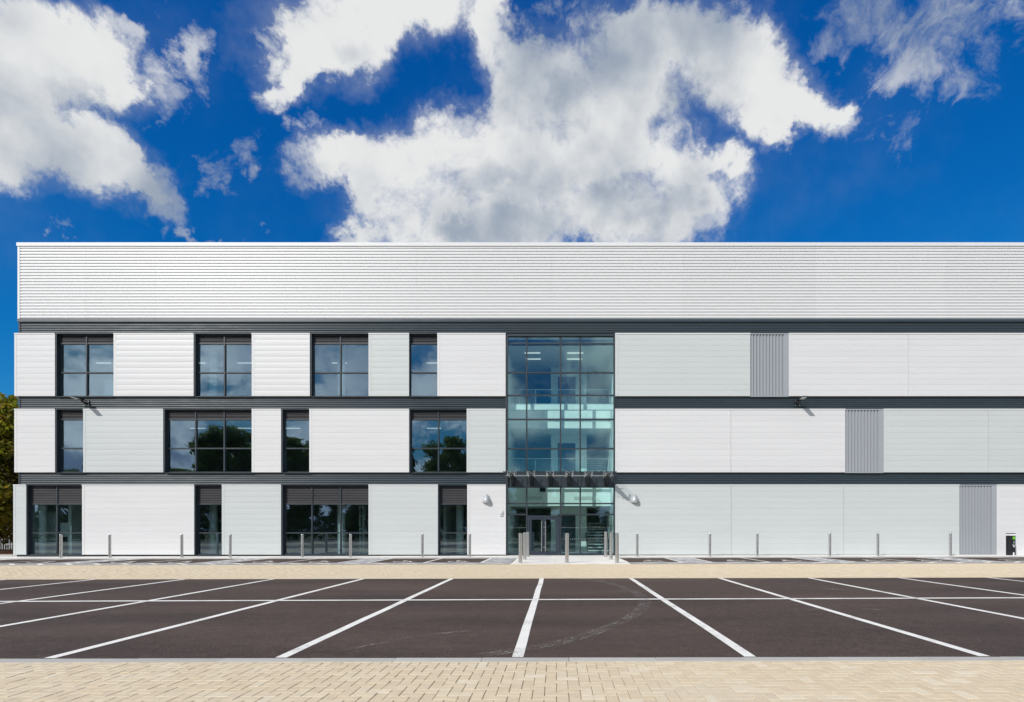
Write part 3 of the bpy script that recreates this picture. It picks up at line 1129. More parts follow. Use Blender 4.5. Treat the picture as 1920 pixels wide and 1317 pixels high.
zf0, zf1 = PZ(603.5, D + 0.05), PZ(598, D + 0.05)
for a, b in zip([X_L - 0.03] + bandj, bandj + [X_END]):
    build('drip_flashing', MB().extr_x([(D + 0.045, zf0), (D + 0.052, zf1 - 0.004), (D + 0.34, zf1 - 0.004), (D + 0.34, zf0)], a + 0.001, b - 0.001), M['dark'], B)

# plinth
for a, b in ((PX(27), PX(948)), (PX(1154), X_END)):
    build('plinth', MB().box(a + 0.05, b, D + 0.08, D + 0.3, -0.2, ZB + 0.02), M['trim'], B)


# ---- windows
def window(px0, px1, r, mulls, lv, tr):
    z0, z1 = rowz(r)
    if r == 1:
        z0 = ZB - 0.02
    z1 -= 0.03
    x0, x1 = PX(px0) - 0.02, PX(px1) + 0.02
    fw_ = 0.055
    root = build('window', MB()
                 .box(x0, x0 + fw_, YG - 0.05, YG + 0.04, z0, z1)
                 .box(x1 - fw_, x1, YG - 0.05, YG + 0.04, z0, z1)
                 .box(x0 + fw_, x1 - fw_, YG - 0.05, YG + 0.04, z1 - fw_, z1)
                 .box(x0 + fw_, x1 - fw_, YG - 0.05, YG + 0.04, z0, z0 + fw_), M['trim'], B)
    ml = [PX(q, YG - 0.06) for q in mulls]
    zl, zt = PZ(lv, YG - 0.06), PZ(tr, YG - 0.06)
    for mx in ml:
        build('mullion', MB().box(mx - 0.032, mx + 0.032, YG - 0.075, YG + 0.03, z0 + fw_, z1 - fw_), M['trim'], root)
    xs_ = [x0 + fw_] + ml + [x1 - fw_]
    for i in range(len(xs_) - 1):
        a = xs_[i] + (0.034 if i else 0)
        b = xs_[i + 1] - (0.034 if i < len(ml) else 0)
        for zz in (zl, zt):
            build('transom', MB().box(a, b, YG - 0.065, YG + 0.03, zz - 0.035, zz + 0.03), M['trim'], root)
        for (q0, q1) in ((z0 + fw_, zt - 0.036), (zt + 0.031, zl - 0.036)):
            mb = MB().box(a + 0.002, b - 0.002, YG - 0.006, YG + 0.006, q0, q1)
            p = build('pane', mb, M['win'], root, origin=((a + b) / 2, YG, (q0 + q1) / 2))
            p.rotation_euler = (R(random.uniform(-0.12, 0.12)), 0, R(random.uniform(-0.12, 0.12)))
        # louvre
        q0, q1 = zl + 0.031, z1 - fw_ - 0.002
        lb = MB()
        nb = max(3, round((q1 - q0) / 0.085))
        pz = (q1 - q0) / nb
        for k in range(nb):
            s = q0 + k * pz
            lb.poly([(a + 0.002, YG - 0.045, s + 0.004), (b - 0.002, YG - 0.045, s + 0.004), (b - 0.002, YG - 0.045, s + 0.022), (a + 0.002, YG - 0.045, s + 0.022),
                     (a + 0.002, YG + 0.02, s + pz * 0.95), (b - 0.002, YG + 0.02, s + pz * 0.95), (b - 0.002, YG + 0.02, s + pz * 0.95 + 0.012), (a + 0.002, YG + 0.02, s + pz * 0.95 + 0.012)],
                    [(0, 1, 2, 3), (4, 7, 6, 5), (3, 2, 6, 7), (0, 4, 5, 1), (0, 3, 7, 4), (1, 5, 6, 2)])
        lb.box(a, b, YG + 0.034, YG + 0.05, q0, q1)
        build('louvre', lb, M['louvre'], root)
    # reveals
    rv = build('reveal', MB().box(x0 - 0.02, x0 + 0.02, D + 0.004, YG - 0.051, z0, z1), M['trim'], root)
    build('reveal', MB().box(x1 - 0.018, x1 + 0.03, D + 0.03, YG - 0.051, z0, z1), M['trim'], root)
    build('head_trim', MB().box(x0 - 0.019, x1 + 0.0, D + 0.006, YG - 0.051, z1 + 0.002, z1 + 0.045), M['trim'], root)
    build('sill', MB().extr_x([(D - 0.005, z0 - 0.045), (D - 0.005, z0 - 0.012), (YG - 0.05, z0 + 0.0), (YG - 0.05, z0 - 0.045)], x0 + 0.021, x1 - 0.019), M['trim'], root)
    return root


for w in ((106, 212, 3, [162.5], 644.5, 699), (366, 472, 3, [421], 644.5, 699), (584, 691, 3, [638.5], 644.5, 699), (767.5, 820, 3, [], 644.5, 699),
          (106, 156, 2, [], 787, 841), (309, 472, 2, [367, 420.5], 787, 841), (530, 580, 2, [], 787, 841), (769, 875, 2, [822], 787, 841),
          (51, 155, 1, [107], 945.5, 999.5), (366, 416, 1, [], 945.5, 999.5), (530, 691, 1, [585, 638.5], 945.5, 999.5), (823, 876, 1, [], 945.5, 999.5)):
    window(*w)

# ---- shell, slabs and rooms behind the glass
YB_ = 52.0
build('side_wall', MB().box(X_L + 0.002, X_L + 0.2, D + 0.345, YB_, 0, UZ1 - 0.05), M['white'], B)
build('side_wall', MB().box(X_END, X_END + 0.2, D + 0.05, YB_, 0, UZ1 - 0.05), M['white'], B)
build('rear_wall', MB().box(X_L + 0.2, X_END, YB_ - 0.2, YB_, 0, UZ1 - 0.05), M['white'], B)
build('roof', MB().box(X_L + 0.01, X_END, D + 0.27, YB_ + 0.01, UZ0 - 1.0, UZ0 - 0.8), M['ceil'], B)
build('upper_backing', MB().box(X_L + 0.2, X_END, D + 0.345, D + 0.45, UZ0 - 0.78, UZ1 - 0.03), M['ingrey'], B)
YR = 40.0
X_P = -2.82
for z0, z1 in ((3.42, 4.22), (7.30, 8.12), (11.10, 11.5)):
    build('floor_slab', MB().box(X_L + 0.201, X_P - 0.2, D + 0.36, YR, z0, z1), M['ceil'], B)
for z in (0.05, 4.222, 8.122):
    build('floor_covering', MB().box(X_L + 0.201, X_P - 0.2, D + 0.36, YR, z, z + 0.02), M['carpet'], B)
build('rear_partition', MB().box(X_L + 0.2, X_P - 0.2, YR + 0.002, YR + 0.15, 0, 11.4), M['ingrey'], B)
build('partition', MB().box(X_P - 0.198, X_P - 0.02, D + 0.32, YR + 0.15, 0, 11.5), M['inwhite'], B)
# columns and partitions that show through the ground-floor glass
def column(px, Y, z0, z1, m='inwhite', r=0.2):
    build('column', MB().tube([(PX(px, Y), Y, z0), (PX(px, Y), Y, z1)], r, 20), M[m], B, smooth=True)
column(80, 30.0, 0.07, 3.42, r=0.17)
for px in (400, 640, 862):
    column(px, 30.6, 0.07, 3.42)
    column(px, 30.6, 8.142, 11.10)
build('partition', MB().box(PX(137, 30.8), PX(137, 30.8) + 0.16, 30.5, 31.4, 0.07, 3.0), M['inwhite'], B)
build('partition', MB().box(PX(88, 30.5), PX(106, 30.5), 30.5, 30.56, 0.07, 2.3), M['ingrey'], B)
build('counter', MB().box(PX(113, 30.7), PX(130, 30.7), 30.7, 30.85, 1.0, 1.75), M['inwhite'], B)
build('partition', MB().box(PX(196, 31.2), PX(196, 31.2) + 1.5, 31.2, 31.3, 8.142, 9.55), M['inwhite'], B)
build('partition', MB().box(PX(850, 34), PX(850, 34) + 0.15, 31, 36, 0.07, 3.42), M['inwhite'], B)
build('shelving', MB().box(PX(675, 31.5), PX(675, 31.5) + 0.05, 31.4, 31.8, 0.07, 2.7).box(PX(681, 31.5), PX(681, 31.5) + 0.05, 31.4, 31.8, 0.07, 2.7)
      .box(PX(675, 31.5) + 0.051, PX(681, 31.5) - 0.001, 31.42, 31.78, 0.7, 0.74).box(PX(675, 31.5) + 0.051, PX(681, 31.5) - 0.001, 31.42, 31.78, 1.4, 1.44)
      .box(PX(675, 31.5) + 0.051, PX(681, 31.5) - 0.001, 31.42, 31.78, 2.1, 2.14), M['inwhite'], B)
lt = None
for zc, ys in ((3.42, ()), (7.30, (33.4,)), (11.10, (33.4,))):
    for x in np.arange(-26.4, -4.0, 2.75):
        for y in ys:
            if lt is None:
                lt = build('ceiling_light', MB().box(-0.42, 0.42, -0.05, 0.05, -0.04, 0), M['lamp'], B, origin=(0, 0, 0))
                lt.location = Vector((x, y, zc - 0.002)) - WL[B.name]
            else:
                share(lt, (x, y, zc - 0.002), B)

# ---- glazed entrance bay
CW = build('curtain_wall', MB().box(PX(949.5, 29.3), PX(952.5, 29.3), 29.24, 29.46, 0.03, PZ(627, 29.3))
           .box(PX(1150.5, 29.3), PX(1153, 29.3), 29.24, 29.46, 0.03, PZ(627, 29.3))
           .box(PX(952.6, 29.3), PX(1150.4, 29.3), 29.25, 29.46, PZ(631, 29.3), PZ(627, 29.3)), M['trim'], B)
YC = 29.36
mull = [952.5, 987.5, 1051, 1088, 1150.5]
trans = [631, 644.5, 699, 741.5, 786.5, 841.5, 887, 913.5, 944.5, 965, 1044]
for q in mull[1:4]:
    x = PX(q, 29.31)
    if q == 1051 or q == 987.5:
        pass
    build('mullion', MB().box(x - 0.037, x + 0.037, 29.31, 29.45, 0.06, PZ(631.2, 29.3)), M['trim'], CW)
for i in range(4):
    a, b = PX(mull[i], 29.31) + (0.039 if i else 0.002), PX(mull[i + 1], 29.31) - (0.039 if i < 3 else 0.002)
    for q in trans[1:-1]:
        if i == 1 and q == 965:
            continue
        z = PZ(q, 29.32)
        build('transom', MB().box(a, b, 29.325, 29.44, z - 0.036, z + 0.036), M['trim'], CW)
    build('bottom_rail', MB().box(a, b, 29.325, 29.44, 0.06, 0.17), M['trim'], CW) if i != 1 else None
    for t0, t1 in zip(trans[:-1], trans[1:]):
        if i == 1 and t1 == 1044:
            continue
        z1, z0 = PZ(t0, 29.32) - 0.037, PZ(t1, 29.32) + 0.037
        if t1 == 1044:
            z0 = 0.171
        if t0 == 887:
            build('spandrel_panel', MB().box(a + 0.001, b - 0.001, YC - 0.008, YC + 0.008, z0, z1), M['spandrel'], CW)
            continue
        if i == 1 and t1 == 965:
            z0 = PZ(967, 29.32) + 0.05
        p = build('pane', MB().box(a + 0.002, b - 0.002, YC - 0.006, YC + 0.006, z0, z1), M['atr'], CW, origin=((a + b) / 2, YC, (z0 + z1) / 2))
        p.rotation_euler = (R(random.uniform(-0.10, 0.10)), 0, R(random.uniform(-0.1, 0.1)))
# safety dots on the glass
dots = MB()
for i, n in ((0, 9), (2, 9), (3, 15)):
    a, b = PX(mull[i], YC) + 0.08, PX(mull[i + 1], YC) - 0.08
    for q in np.linspace(a, b, n):
        for z in (PZ(989.5, YC), PZ(1011, YC)):
            dots.poly([(q + 0.011 * math.cos(k), YC - 0.0085, z + 0.011 * math.sin(k)) for k in np.linspace(0, 2 * math.pi, 8, endpoint=False)], [tuple(range(8))])
o = build('safety_dots', dots, M['wprint'], CW); o['kind'] = 'stuff'

# entrance doors
dx0, dx1 = PX(989.3, 29.31), PX(1049.2, 29.31)
dtop = PZ(967, 29.31)
DR = build('entrance_door', MB().box(dx0, dx0 + 0.09, 29.28, 29.43, 0.07, dtop).box(dx1 - 0.09, dx1, 29.28, 29.43, 0.07, dtop)
           .box(dx0 + 0.091, dx1 - 0.091, 29.28, 29.43, dtop - 0.09, dtop), M['door'], B)
dm = (dx0 + dx1) / 2
for (a, b) in ((dx0 + 0.093, dm - 0.004), (dm + 0.004, dx1 - 0.093)):
    s = 0.11
    za, zb = 0.08, dtop - 0.093
    build('door_leaf', MB().box(a, a + s, 29.3, 29.36, za, zb).box(b - s, b, 29.3, 29.36, za, zb)
          .box(a + s, b - s, 29.3, 29.36, zb - s, zb).box(a + s, b - s, 29.3, 29.36, za, za + 0.2), M['door'], DR)
    build('pane', MB().box(a + s + 0.001, b - s - 0.001, 29.325, 29.337, za + 0.201, zb - s - 0.001), M['atr'], DR)
for x in (dm - 0.10, dm + 0.10):
    hz0, hz1 = PZ(1034, 29.2), PZ(977.5, 29.2)
    build('door_handle', MB().tube([(x, 29.21, hz0), (x, 29.21, hz1)], 0.022, 12)
          .tube([(x, 29.21, hz0 + 0.12), (x, 29.3, hz0 + 0.12)], 0.014, 8).tube([(x, 29.21, hz1 - 0.12), (x, 29.3, hz1 - 0.12)], 0.014, 8), M['steel'], DR, smooth=True)
for py in (989, 1001.5, 1027):
    build('door_lock', MB().tube([(dm + 0.022, 29.285, PZ(py, 29.3)), (dm + 0.022, 29.30, PZ(py, 29.3))], 0.03, 14), M['steel'], DR, smooth=True)

# atrium interior
XI0, XI1 = PX(949.5, 29.3) - 0.02, PX(1153, 29.3) + 0.02
build('atrium_wall', MB().box(XI0 - 0.2, XI0 - 0.001, 29.47, YR, 0, 11.9), M['inwhite'], B)
build('atrium_wall', MB().box(XI1 + 0.001, XI1 + 0.2, 29.47, YR, 0, 11.9), M['inwhite'], B)
build('atrium_floor', MB().box(XI0, XI1, 29.3, YR, -0.1, 0.06), M['tile'], B)
build('ceiling_fascia', MB().box(XI0 + 0.002, XI1 - 0.002, 29.5, 29.56, PZ(648, 29.5), 11.85), M['indark'], B)
build('atrium_ceiling', MB().box(XI0, XI1, 29.57, YR, PZ(647, 29.6), 11.9), M['ceil'], B)
build('atrium_rear_wall', MB().box(XI0, XI1, YR - 0.2, YR, 0.06, PZ(647, 29.6) - 0.002), M['ingrey'], B)
YW = 33.7
zl2, zl1 = 8.15, 4.25
YL = 31.55
build('glazing_beam', MB().box(XI0 + 0.001, XI1 - 0.001, 29.7, 29.92, PZ(768.5, 29.7), PZ(757, 29.7)), M['inwhite'], B)
build('landing_slab', MB().box(XI0 + 0.001, XI1 - 0.001, YL, YR - 0.21, PZ(803.5, YL), zl2), M['inwhite'], B)
BK = build('landing_slab', MB().box(XI0 + 0.001, XI1 - 0.001, YL, YR - 0.21, PZ(949, YL), zl1), M['inwhite'], B)
for a, b in ((983.5, 1018), (1077, 1111.5)):
    g_ = MB()
    for k in range(24):
        xx = PX(a, 31.53) + k * (PX(b, 31.53) - PX(a, 31.53)) / 24
        g_.box(xx, xx + 0.022, 31.535, 31.549, PZ(937.5, 31.53), PZ(931, 31.53))
    build('vent_grille', g_, M['ingrey'], BK)
build('sensor_box', MB().box(PX(1012, 31.5), PX(1023, 31.5), 31.45, 31.549, PZ(922, 31.5), PZ(913, 31.5)), M['black'], BK)
for z0, z1, dr in ((0.06, PZ(949, 31.55) - 0.002, True), (zl1 + 0.001, PZ(803.5, 31.55) - 0.002, True), (zl2 + 0.001, PZ(647, 29.6) - 0.002, True)):
    xa, xb = PX(1033, YW), PX(1100, YW)
    wl = build('lobby_wall', MB().box(xa, xb, YW, YW + 0.2, z0, z1), M['inwhite'], B)
    da, db = PX(1046, YW), PX(1079, YW)
    build('door_frame', MB().box(da, da + 0.08, YW - 0.03, YW - 0.001, z0, z0 + 2.2).box(db - 0.08, db, YW - 0.03, YW - 0.001, z0, z0 + 2.2)
          .box(da + 0.081, db - 0.081, YW - 0.03, YW - 0.001, z0 + 2.12, z0 + 2.2), M['indark'], wl)
    build('door_leaf', MB().box(da + 0.082, db - 0.082, YW - 0.02, YW - 0.002, z0, z0 + 2.115), M['indark'], wl)
# glass balustrades on the landings
for z, zt, y in ((zl2, PZ(731, 31.6), 31.6), (zl1, PZ(860.5, 31.6), 31.6)):
    bl = empty('balustrade', (0, y, z), B)
    build('handrail', MB().tube([(XI0 + 0.05, y, zt), (XI1 - 0.05, y, zt)], 0.022, 10), M['steel'], bl, smooth=True)
    n = 4
    for i in range(n):
        a = XI0 + 0.06 + i * (XI1 - XI0 - 0.12) / n
        b = a + (XI1 - XI0 - 0.12) / n - 0.03
        build('glass_panel', MB().box(a, b, y - 0.006, y + 0.006, z + 0.03, zt - 0.04), M['rail'], bl)
        build('baluster', MB().box(b, b + 0.03, y - 0.02, y + 0.02, z + 0.001, zt - 0.02), M['steel'], bl)
for y in (30.9, 32.0):
    for x in (PX(999, 31.4), PX(1078, 31.4)):
        share(lt, (x, y, PZ(647, 29.6) - 0.003), B)
# stairs
def stairs(y0, z0, n):
    st = empty('staircase', (PX(1118, y0 + 1), y0 + 1, z0), B)
    sx0, sx1 = PX(1101, y0 + 1), PX(1138, y0 + 1)
    for i in range(n):
        z = z0 + 0.17 * (i + 1)
        y = y0 + 0.27 * i
        t_ = build('tread', MB().box(sx0, sx1, y, y + 0.3, z - 0.06, z), M['tread'], st)
        build('nosing', MB().box(sx0, sx1, y - 0.012, y - 0.001, z - 0.045, z + 0.002), M['wprint'], t_)
    for x in (sx0 - 0.05, sx1 + 0.012):
        build('stringer', MB().extr_x([(y0 - 0.1, z0 + 0.01), (y0 + 0.2, z0 + 0.01), (y0 + 0.27 * n + 0.2, z0 + 0.17 * n - 0.06), (y0 + 0.27 * n + 0.2, z0 + 0.17 * n + 0.2)], x, x + 0.04), M['indark'], st)


stairs(32.0, 0.06, 10)
stairs(33.4, zl1, 10)

# ================================================================== CANOPY
ZC = 4.20
CP = empty('entrance_canopy', (PX(1051), 29.25, 3.7))
tag(CP, 'frameless glass canopy on six dark tapered brackets above the entrance doors', 'canopy')
cy0, cy1 = 27.85, 29.22
arm_px = [962, 997, 1032, 1067, 1102, 1137]
cx_edges = [PX(947, 29.2)] + [PX((a + b) / 2, 29.2) for a, b in zip(arm_px[:-1], arm_px[1:])] + [PX(1152, 29.2)]
for a, b in zip(cx_edges[:-1], cx_edges[1:]):
    build('glass_panel', MB().box(a + 0.006, b - 0.006, cy0, cy1, ZC, ZC + 0.02), M['canopy'], CP)
rail_y = 28.55
build('cross_tube', MB().tube([(cx_edges[0] + 0.1, rail_y, ZC - 0.14), (cx_edges[-1] - 0.1, rail_y, ZC - 0.14)], 0.019, 12), M['steel'], CP, smooth=True)
for q in arm_px:
    x = PX(q)
    t = 0.075
    pr = [(29.31, 3.62), (29.31, 4.10), (cy0 + 0.06, 4.13), (cy0 + 0.02, 4.05), (28.5, 3.93)]
    arm = build('bracket', MB().extr_x(pr, x - t, x + t), M['black'], CP)
    build('bracket_plate', MB().box(x - 0.11, x + 0.11, 29.29, 29.32, 3.58, 4.12), M['black'], arm)
    for yy in (cy0 + 0.16, 29.0):
        sp = MB()
        for s in (-1, 1):
            sp.tube([(x, yy, 4.10), (x + s * 0.17, yy, 4.08)], 0.02, 8)
            sp.tube([(x + s * 0.17, yy, 4.00), (x + s * 0.17, yy, ZC - 0.001)], 0.016, 8)
            sp.tube([(x + s * 0.17, yy, ZC + 0.021), (x + s * 0.17, yy, ZC + 0.05)], 0.035, 10)
            sp.tube([(x + s * 0.17, yy, ZC - 0.03), (x + s * 0.17, yy, ZC - 0.002)], 0.035, 10)
        sp.tube([(x, yy, 4.0), (x, yy, 4.16)], 0.04, 10)
        build('spider_fitting', sp, M['steel'], arm, smooth=True)

# ================================================================== LAMPS AND BOXES ON THE WALL
def floodlight(px, py, label, head_dx):
    x, z = PX(px, D + 0.1), PZ(py, D + 0.1)
    y = D + 0.088
    r = empty('floodlight', (x, y, z))
    tag(r, label, 'floodlight', 'wall floodlights on the upper dark band')
    pl = build('wall_plate', MB().box(x - 0.15, x + 0.15, y - 0.03, y, z - 0.15, z + 0.15), M['black'], r)
    for sx in (-0.11, 0.11):
        for sz in (-0.11, 0.11):
            build('bolt', MB().tube([(x + sx, y - 0.045, z + sz), (x + sx, y - 0.03, z + sz)], 0.022, 8), M['steel'], pl, smooth=True)
    build('arm', MB().tube([(x, y - 0.028, z), (x, y - 0.18, z + 0.01), (x, y - 0.34, z + 0.10)], [0.06, 0.055, 0.05], 12), M['black'], r, smooth=True)
    pr = [(y - 0.28, z + 0.075), (y - 0.28, z + 0.15), (y - 0.5, z + 0.19), (y - 0.95, z + 0.17), (y - 0.97, z + 0.14), (y - 0.5, z + 0.10)]
    build('lamp_head', MB().extr_x(pr, x - 0.13, x + 0.13), M['black'], r, bevel=0.012)
    build('lens', MB().extr_x([(y - 0.55, z + 0.098), (y - 0.93, z + 0.132), (y - 0.93, z + 0.122), (y - 0.55, z + 0.088)], x - 0.11, x + 0.11), M['lens'], r)


floodlight(163, 757, 'black projecting floodlight above the narrow first-floor window near the left corner', -1)
floodlight(1494.5, 757, 'black projecting floodlight on the dark band right of the ribbed grey panel', 1)


def bulkhead_light(px, py, label):
    x, z = PX(px), PZ(py)
    y = D - 0.004
    r = empty('bulkhead_light', (x, y, z - 0.25))
    tag(r, label, 'wall light', 'teardrop wall lights either side of the entrance')
    mb = MB()
    prof = [(0.235, 0.02, 0.19), (0.18, 0.07, 0.19), (0.08, 0.125, 0.215), (-0.02, 0.175, 0.245), (-0.12, 0.215, 0.26), (-0.19, 0.225, 0.255)]
    n = 16
    o = len(mb.v)
    for (dz_, w, dep) in prof:
        d2 = dep * min(1.0, w / 0.15)
        for k in range(n + 1):
            q = math.pi * k / n
            mb.v.append((x - w * math.cos(q), y - d2 * math.sin(q), z + dz_))
    for i in range(len(prof) - 1):
        for k in range(n):
            mb.f.append((i * (n + 1) + k, i * (n + 1) + k + 1, (i + 1) * (n + 1) + k + 1, (i + 1) * (n + 1) + k))
    mb.f.append(tuple(range(n + 1)))
    build('shade', mb, M['lampgrey'], r, smooth=True)
    lb = MB()
    pts = []
    for (dz_, w, dep) in ((-0.192, 0.205, 0.235), (-0.225, 0.17, 0.17), (-0.235, 0.10, 0.09)):
        for k in range(n + 1):
            q = math.pi * k / n
            lb.v.append((x - w * math.cos(q), y - dep * math.sin(q), z + dz_))
    for i in range(2):
        for k in range(n):
            lb.f.append((i * (n + 1) + k, i * (n + 1) + k + 1, (i + 1) * (n + 1) + k + 1, (i + 1) * (n + 1) + k))
    lb.f.append(tuple(range(n + 1)))
    lb.f.append(tuple(range(2 * (n + 1), 3 * (n + 1))))
    build('diffuser', lb, M['lens'], r, smooth=True)
    build('back_plate', MB().box(x - 0.15, x + 0.15, y - 0.001, y + 0.01, z - 0.18, z + 0.12), M['lampgrey'], r)


bulkhead_light(912.5, 935, 'grey teardrop wall light on the white panel left of the entrance')
bulkhead_light(1189.5, 934.5, 'grey teardrop wall light on the grey panel right of the entrance canopy')

ix0, ix1, iz0, iz1 = PX(937.5), PX(942.8), PZ(968), PZ(957.5)
IC = empty('intercom_box', ((ix0 + ix1) / 2, D, iz0))
tag(IC, 'small white intercom box on the white panel beside the entrance', 'intercom')
build('housing', MB().box(ix0, ix1, D - 0.055, D - 0.004, iz0, iz1), M['white'], IC, bevel=0.008)
build('keypad', MB().box(ix0 + 0.025, ix1 - 0.025, D - 0.061, D - 0.0555, iz0 + 0.05, iz0 + 0.15), M['lampgrey'], IC)

# ================================================================== BOLLARDS
def make_bollard(x, y, z, h, rad):
    r = empty('bollard', (x, y, z))
    build('post', MB().lathe((x, y, z), [(rad, 0.012), (rad, h - 0.03)], 24), M['steel'], r, smooth=True)
    build('cap', MB().lathe((x, y, z), [(rad + 0.001, h - 0.029), (rad + 0.001, h - 0.012), (rad * 0.9, h - 0.003), (rad * 0.5, h + 0.004), (0.01, h + 0.006)], 24), M['steel'], r, smooth=True)
    build('base_ring', MB().lathe((x, y, z), [(rad + 0.025, 0.0), (rad + 0.025, 0.008), (rad + 0.004, 0.013)], 24), M['steel'], r, smooth=True)
    return r


wall_b = [(114, 'in front of the ground-floor window nearest the left corner'),
          (206, 'before the left end of the wide white ground-floor panel'),
          (341, 'before the right end of the wide white ground-floor panel'),
          (432, 'just right of the narrow single-louvre ground-floor window'),
          (567, 'in front of the left third of the three-pane ground-floor window'),
          (657, 'in front of the right third of the three-pane ground-floor window'),
          (792, 'before the grey panel left of the last narrow ground-floor window'),
          (881, 'below and left of the teardrop wall light left of the entrance'),
          (1195, 'below the teardrop wall light right of the entrance'),
          (1331, 'second to the right of the entrance apron along the grey panel'),
          (1420, 'third to the right of the entrance apron along the grey panel'),
          (1556, 'fourth to the right of the entrance apron along the grey panel'),
          (1646, 'fifth to the right of the entrance apron along the grey panel'),
          (1782, 'just left of the ribbed grey ground-floor panel')]
proto = None
GB = 'stainless bollards along the building'
YBO = 27.95
for px, where in wall_b:
    x = PX(px, YBO)
    z = gz(x) + Z_PV
    if proto is None:
        proto = make_bollard(x, YBO, z, 1.13, 0.062)
        b_ = proto
    else:
        b_ = copy_tree(proto, (x, YBO, z))
    b_.rotation_euler = (R(random.uniform(-.25, .25)), R(random.uniform(-.25, .25)), random.uniform(0, 6.28))
    tag(b_, 'slim stainless steel bollard ' + where, 'bollard', GB)
big = None
for px, y, where in ((976, 23.25, 'at the front left corner of the entrance apron'), (984, 25.55, 'midway along the left edge of the entrance apron'),
                     (989.5, 27.7, 'at the rear left of the apron, beside the doors'),
                     (1063, 23.25, 'standing alone at the front middle of the entrance apron'),
                     (1135.5, 27.7, 'at the rear right of the apron, before the staircase'),
                     (1145.5, 25.55, 'midway along the right edge of the entrance apron'),
                     (1157, 23.25, 'at the front right corner of the entrance apron')):
    x = PX(px, y)
    z = gz(x) + 0.016 + min(max((y - Y_F1) * slope, 0), Z_PV)
    if big is None:
        big = make_bollard(x, y, z, 1.21, 0.076)
        b_ = big
    else:
        b_ = copy_tree(big, (x, y, z))
    b_.rotation_euler = (R(random.uniform(-.2, .2)), R(random.uniform(-.2, .2)), random.uniform(0, 6.28))
    tag(b_, 'stout stainless steel bollard ' + where, 'bollard', 'stainless bollards around the entrance apron')

# ================================================================== CHARGING POST
ey = 28.55
ex0, ex1 = PX(1889, ey), PX(1901.2, ey)
exc = (ex0 + ex1) / 2
ez = gz(exc) + Z_PV
EV = empty('charging_post', (exc, ey, ez))
tag(EV, 'black electric car charging post with green and white lettering, beside the ribbed panel', 'charger')
zt = PZ(1000, ey)
build('body', MB().box(ex0, ex1, ey - 0.11, ey + 0.11, ez + 0.001, zt - 0.12), M['black'], EV, bevel=0.012)
build('light_band', MB().box(ex0 + 0.012, ex1 - 0.012, ey - 0.10, ey + 0.10, zt - 0.119, zt - 0.036), M['wprint'], EV)
build('cap', MB().box(ex0 - 0.004, ex1 + 0.004, ey - 0.116, ey + 0.116, zt - 0.035, zt), M['black'], EV, bevel=0.008)
build('socket_label', MB().box(PX(1896, ey), PX(1898.6, ey), ey - 0.114, ey - 0.1105, PZ(1041.5, ey), PZ(1036, ey)), M['wprint'], EV)


def letters(txt, size, loc, mat_, parent, name='lettering'):
    c = bpy.data.curves.new('txt', 'FONT')
    c.body = txt
    c.size = size
    c.extrude = 0.001
    c.align_x = 'LEFT'
    tmp = bpy.data.objects.new('txt', c)
    COL.objects.link(tmp)
    me = bpy.data.meshes.new_from_object(tmp)
    bpy.data.objects.remove(tmp)
    bpy.data.curves.remove(c)
    me.name = name
    me.materials.clear()
    me.materials.append(mat_)
    o = bpy.data.objects.new(name, me)
    place(o, parent, loc)
    # reads upwards: text x -> world z, text y -> world -x
    o.rotation_euler = Euler((R(90), R(-90), 0), 'XYZ')
    return o


lx = PX(1899.6, ey)
letters('el', 0.20, (lx, ey - 0.1125, PZ(1026.5, ey)), M['wprint'], EV)
letters('m', 0.17, (lx, ey - 0.1125, PZ(1019.5, ey)), M['mint'], EV)
gd = MB()
gc = (PX(1897.9, ey), PZ(1009, ey))
gd.poly([(gc[0] + 0.075 * math.cos(k), ey - 0.1125, gc[1] + 0.085 * math.sin(k)) for k in np.linspace(0, 2 * math.pi, 20, endpoint=False)], [tuple(range(20))])
build('green_disc', gd, M['green'], EV)

# ================================================================== TREES
def leaf_cloud(n, pts_fn, size, flat=0.4):
    c = pts_fn(n)
    n = len(c)
    a = RNG.normal(size=(n, 3)); a /= np.linalg.norm(a, axis=1)[:, None]
    b = RNG.normal(size=(n, 3)); b[:, 2] *= flat
    b -= a * (a * b).sum(1)[:, None]; b /= np.linalg.norm(b, axis=1)[:, None]
    s = size * RNG.uniform(0.6, 1.3, n)[:, None]
    nrm = np.cross(a, b)
    v = np.stack([c - a * s, c + b * s * 0.55 + nrm * s * 0.18, c + a * s, c - b * s * 0.55 + nrm * s * 0.18], 1).reshape(-1, 3)
    f = np.arange(4 * n).reshape(-1, 4)
    return v, f


def mesh_np(name, v, f, m):
    me = bpy.data.meshes.new(name)
    me.vertices.add(len(v)); me.vertices.foreach_set('co', v.ravel().astype(np.float32))
    me.loops.add(f.size); me.loops.foreach_set('vertex_index', f.ravel().astype(np.int32))
    me.polygons.add(len(f)); me.polygons.foreach_set('loop_start', (np.arange(len(f)) * f.shape[1]).astype(np.int32))
    me.update(calc_edges=True)
    me.materials.append(m)
    return me


def clumped(clumps, per, spread):
    def fn(n):
        out = []
        for (c, r) in clumps:
            k = max(4, int(per * r ** 2))
            d = RNG.normal(size=(k, 3)); d /= np.linalg.norm(d, axis=1)[:, None]
            rr = r * RNG.uniform(0.25, 1.0, k)[:, None] ** 0.6
            out.append(np.array(c) + d * rr * np.array([1, 1, 0.75]) + RNG.normal(size=(k, 3)) * spread)
        return np.concatenate(out)
    return fn


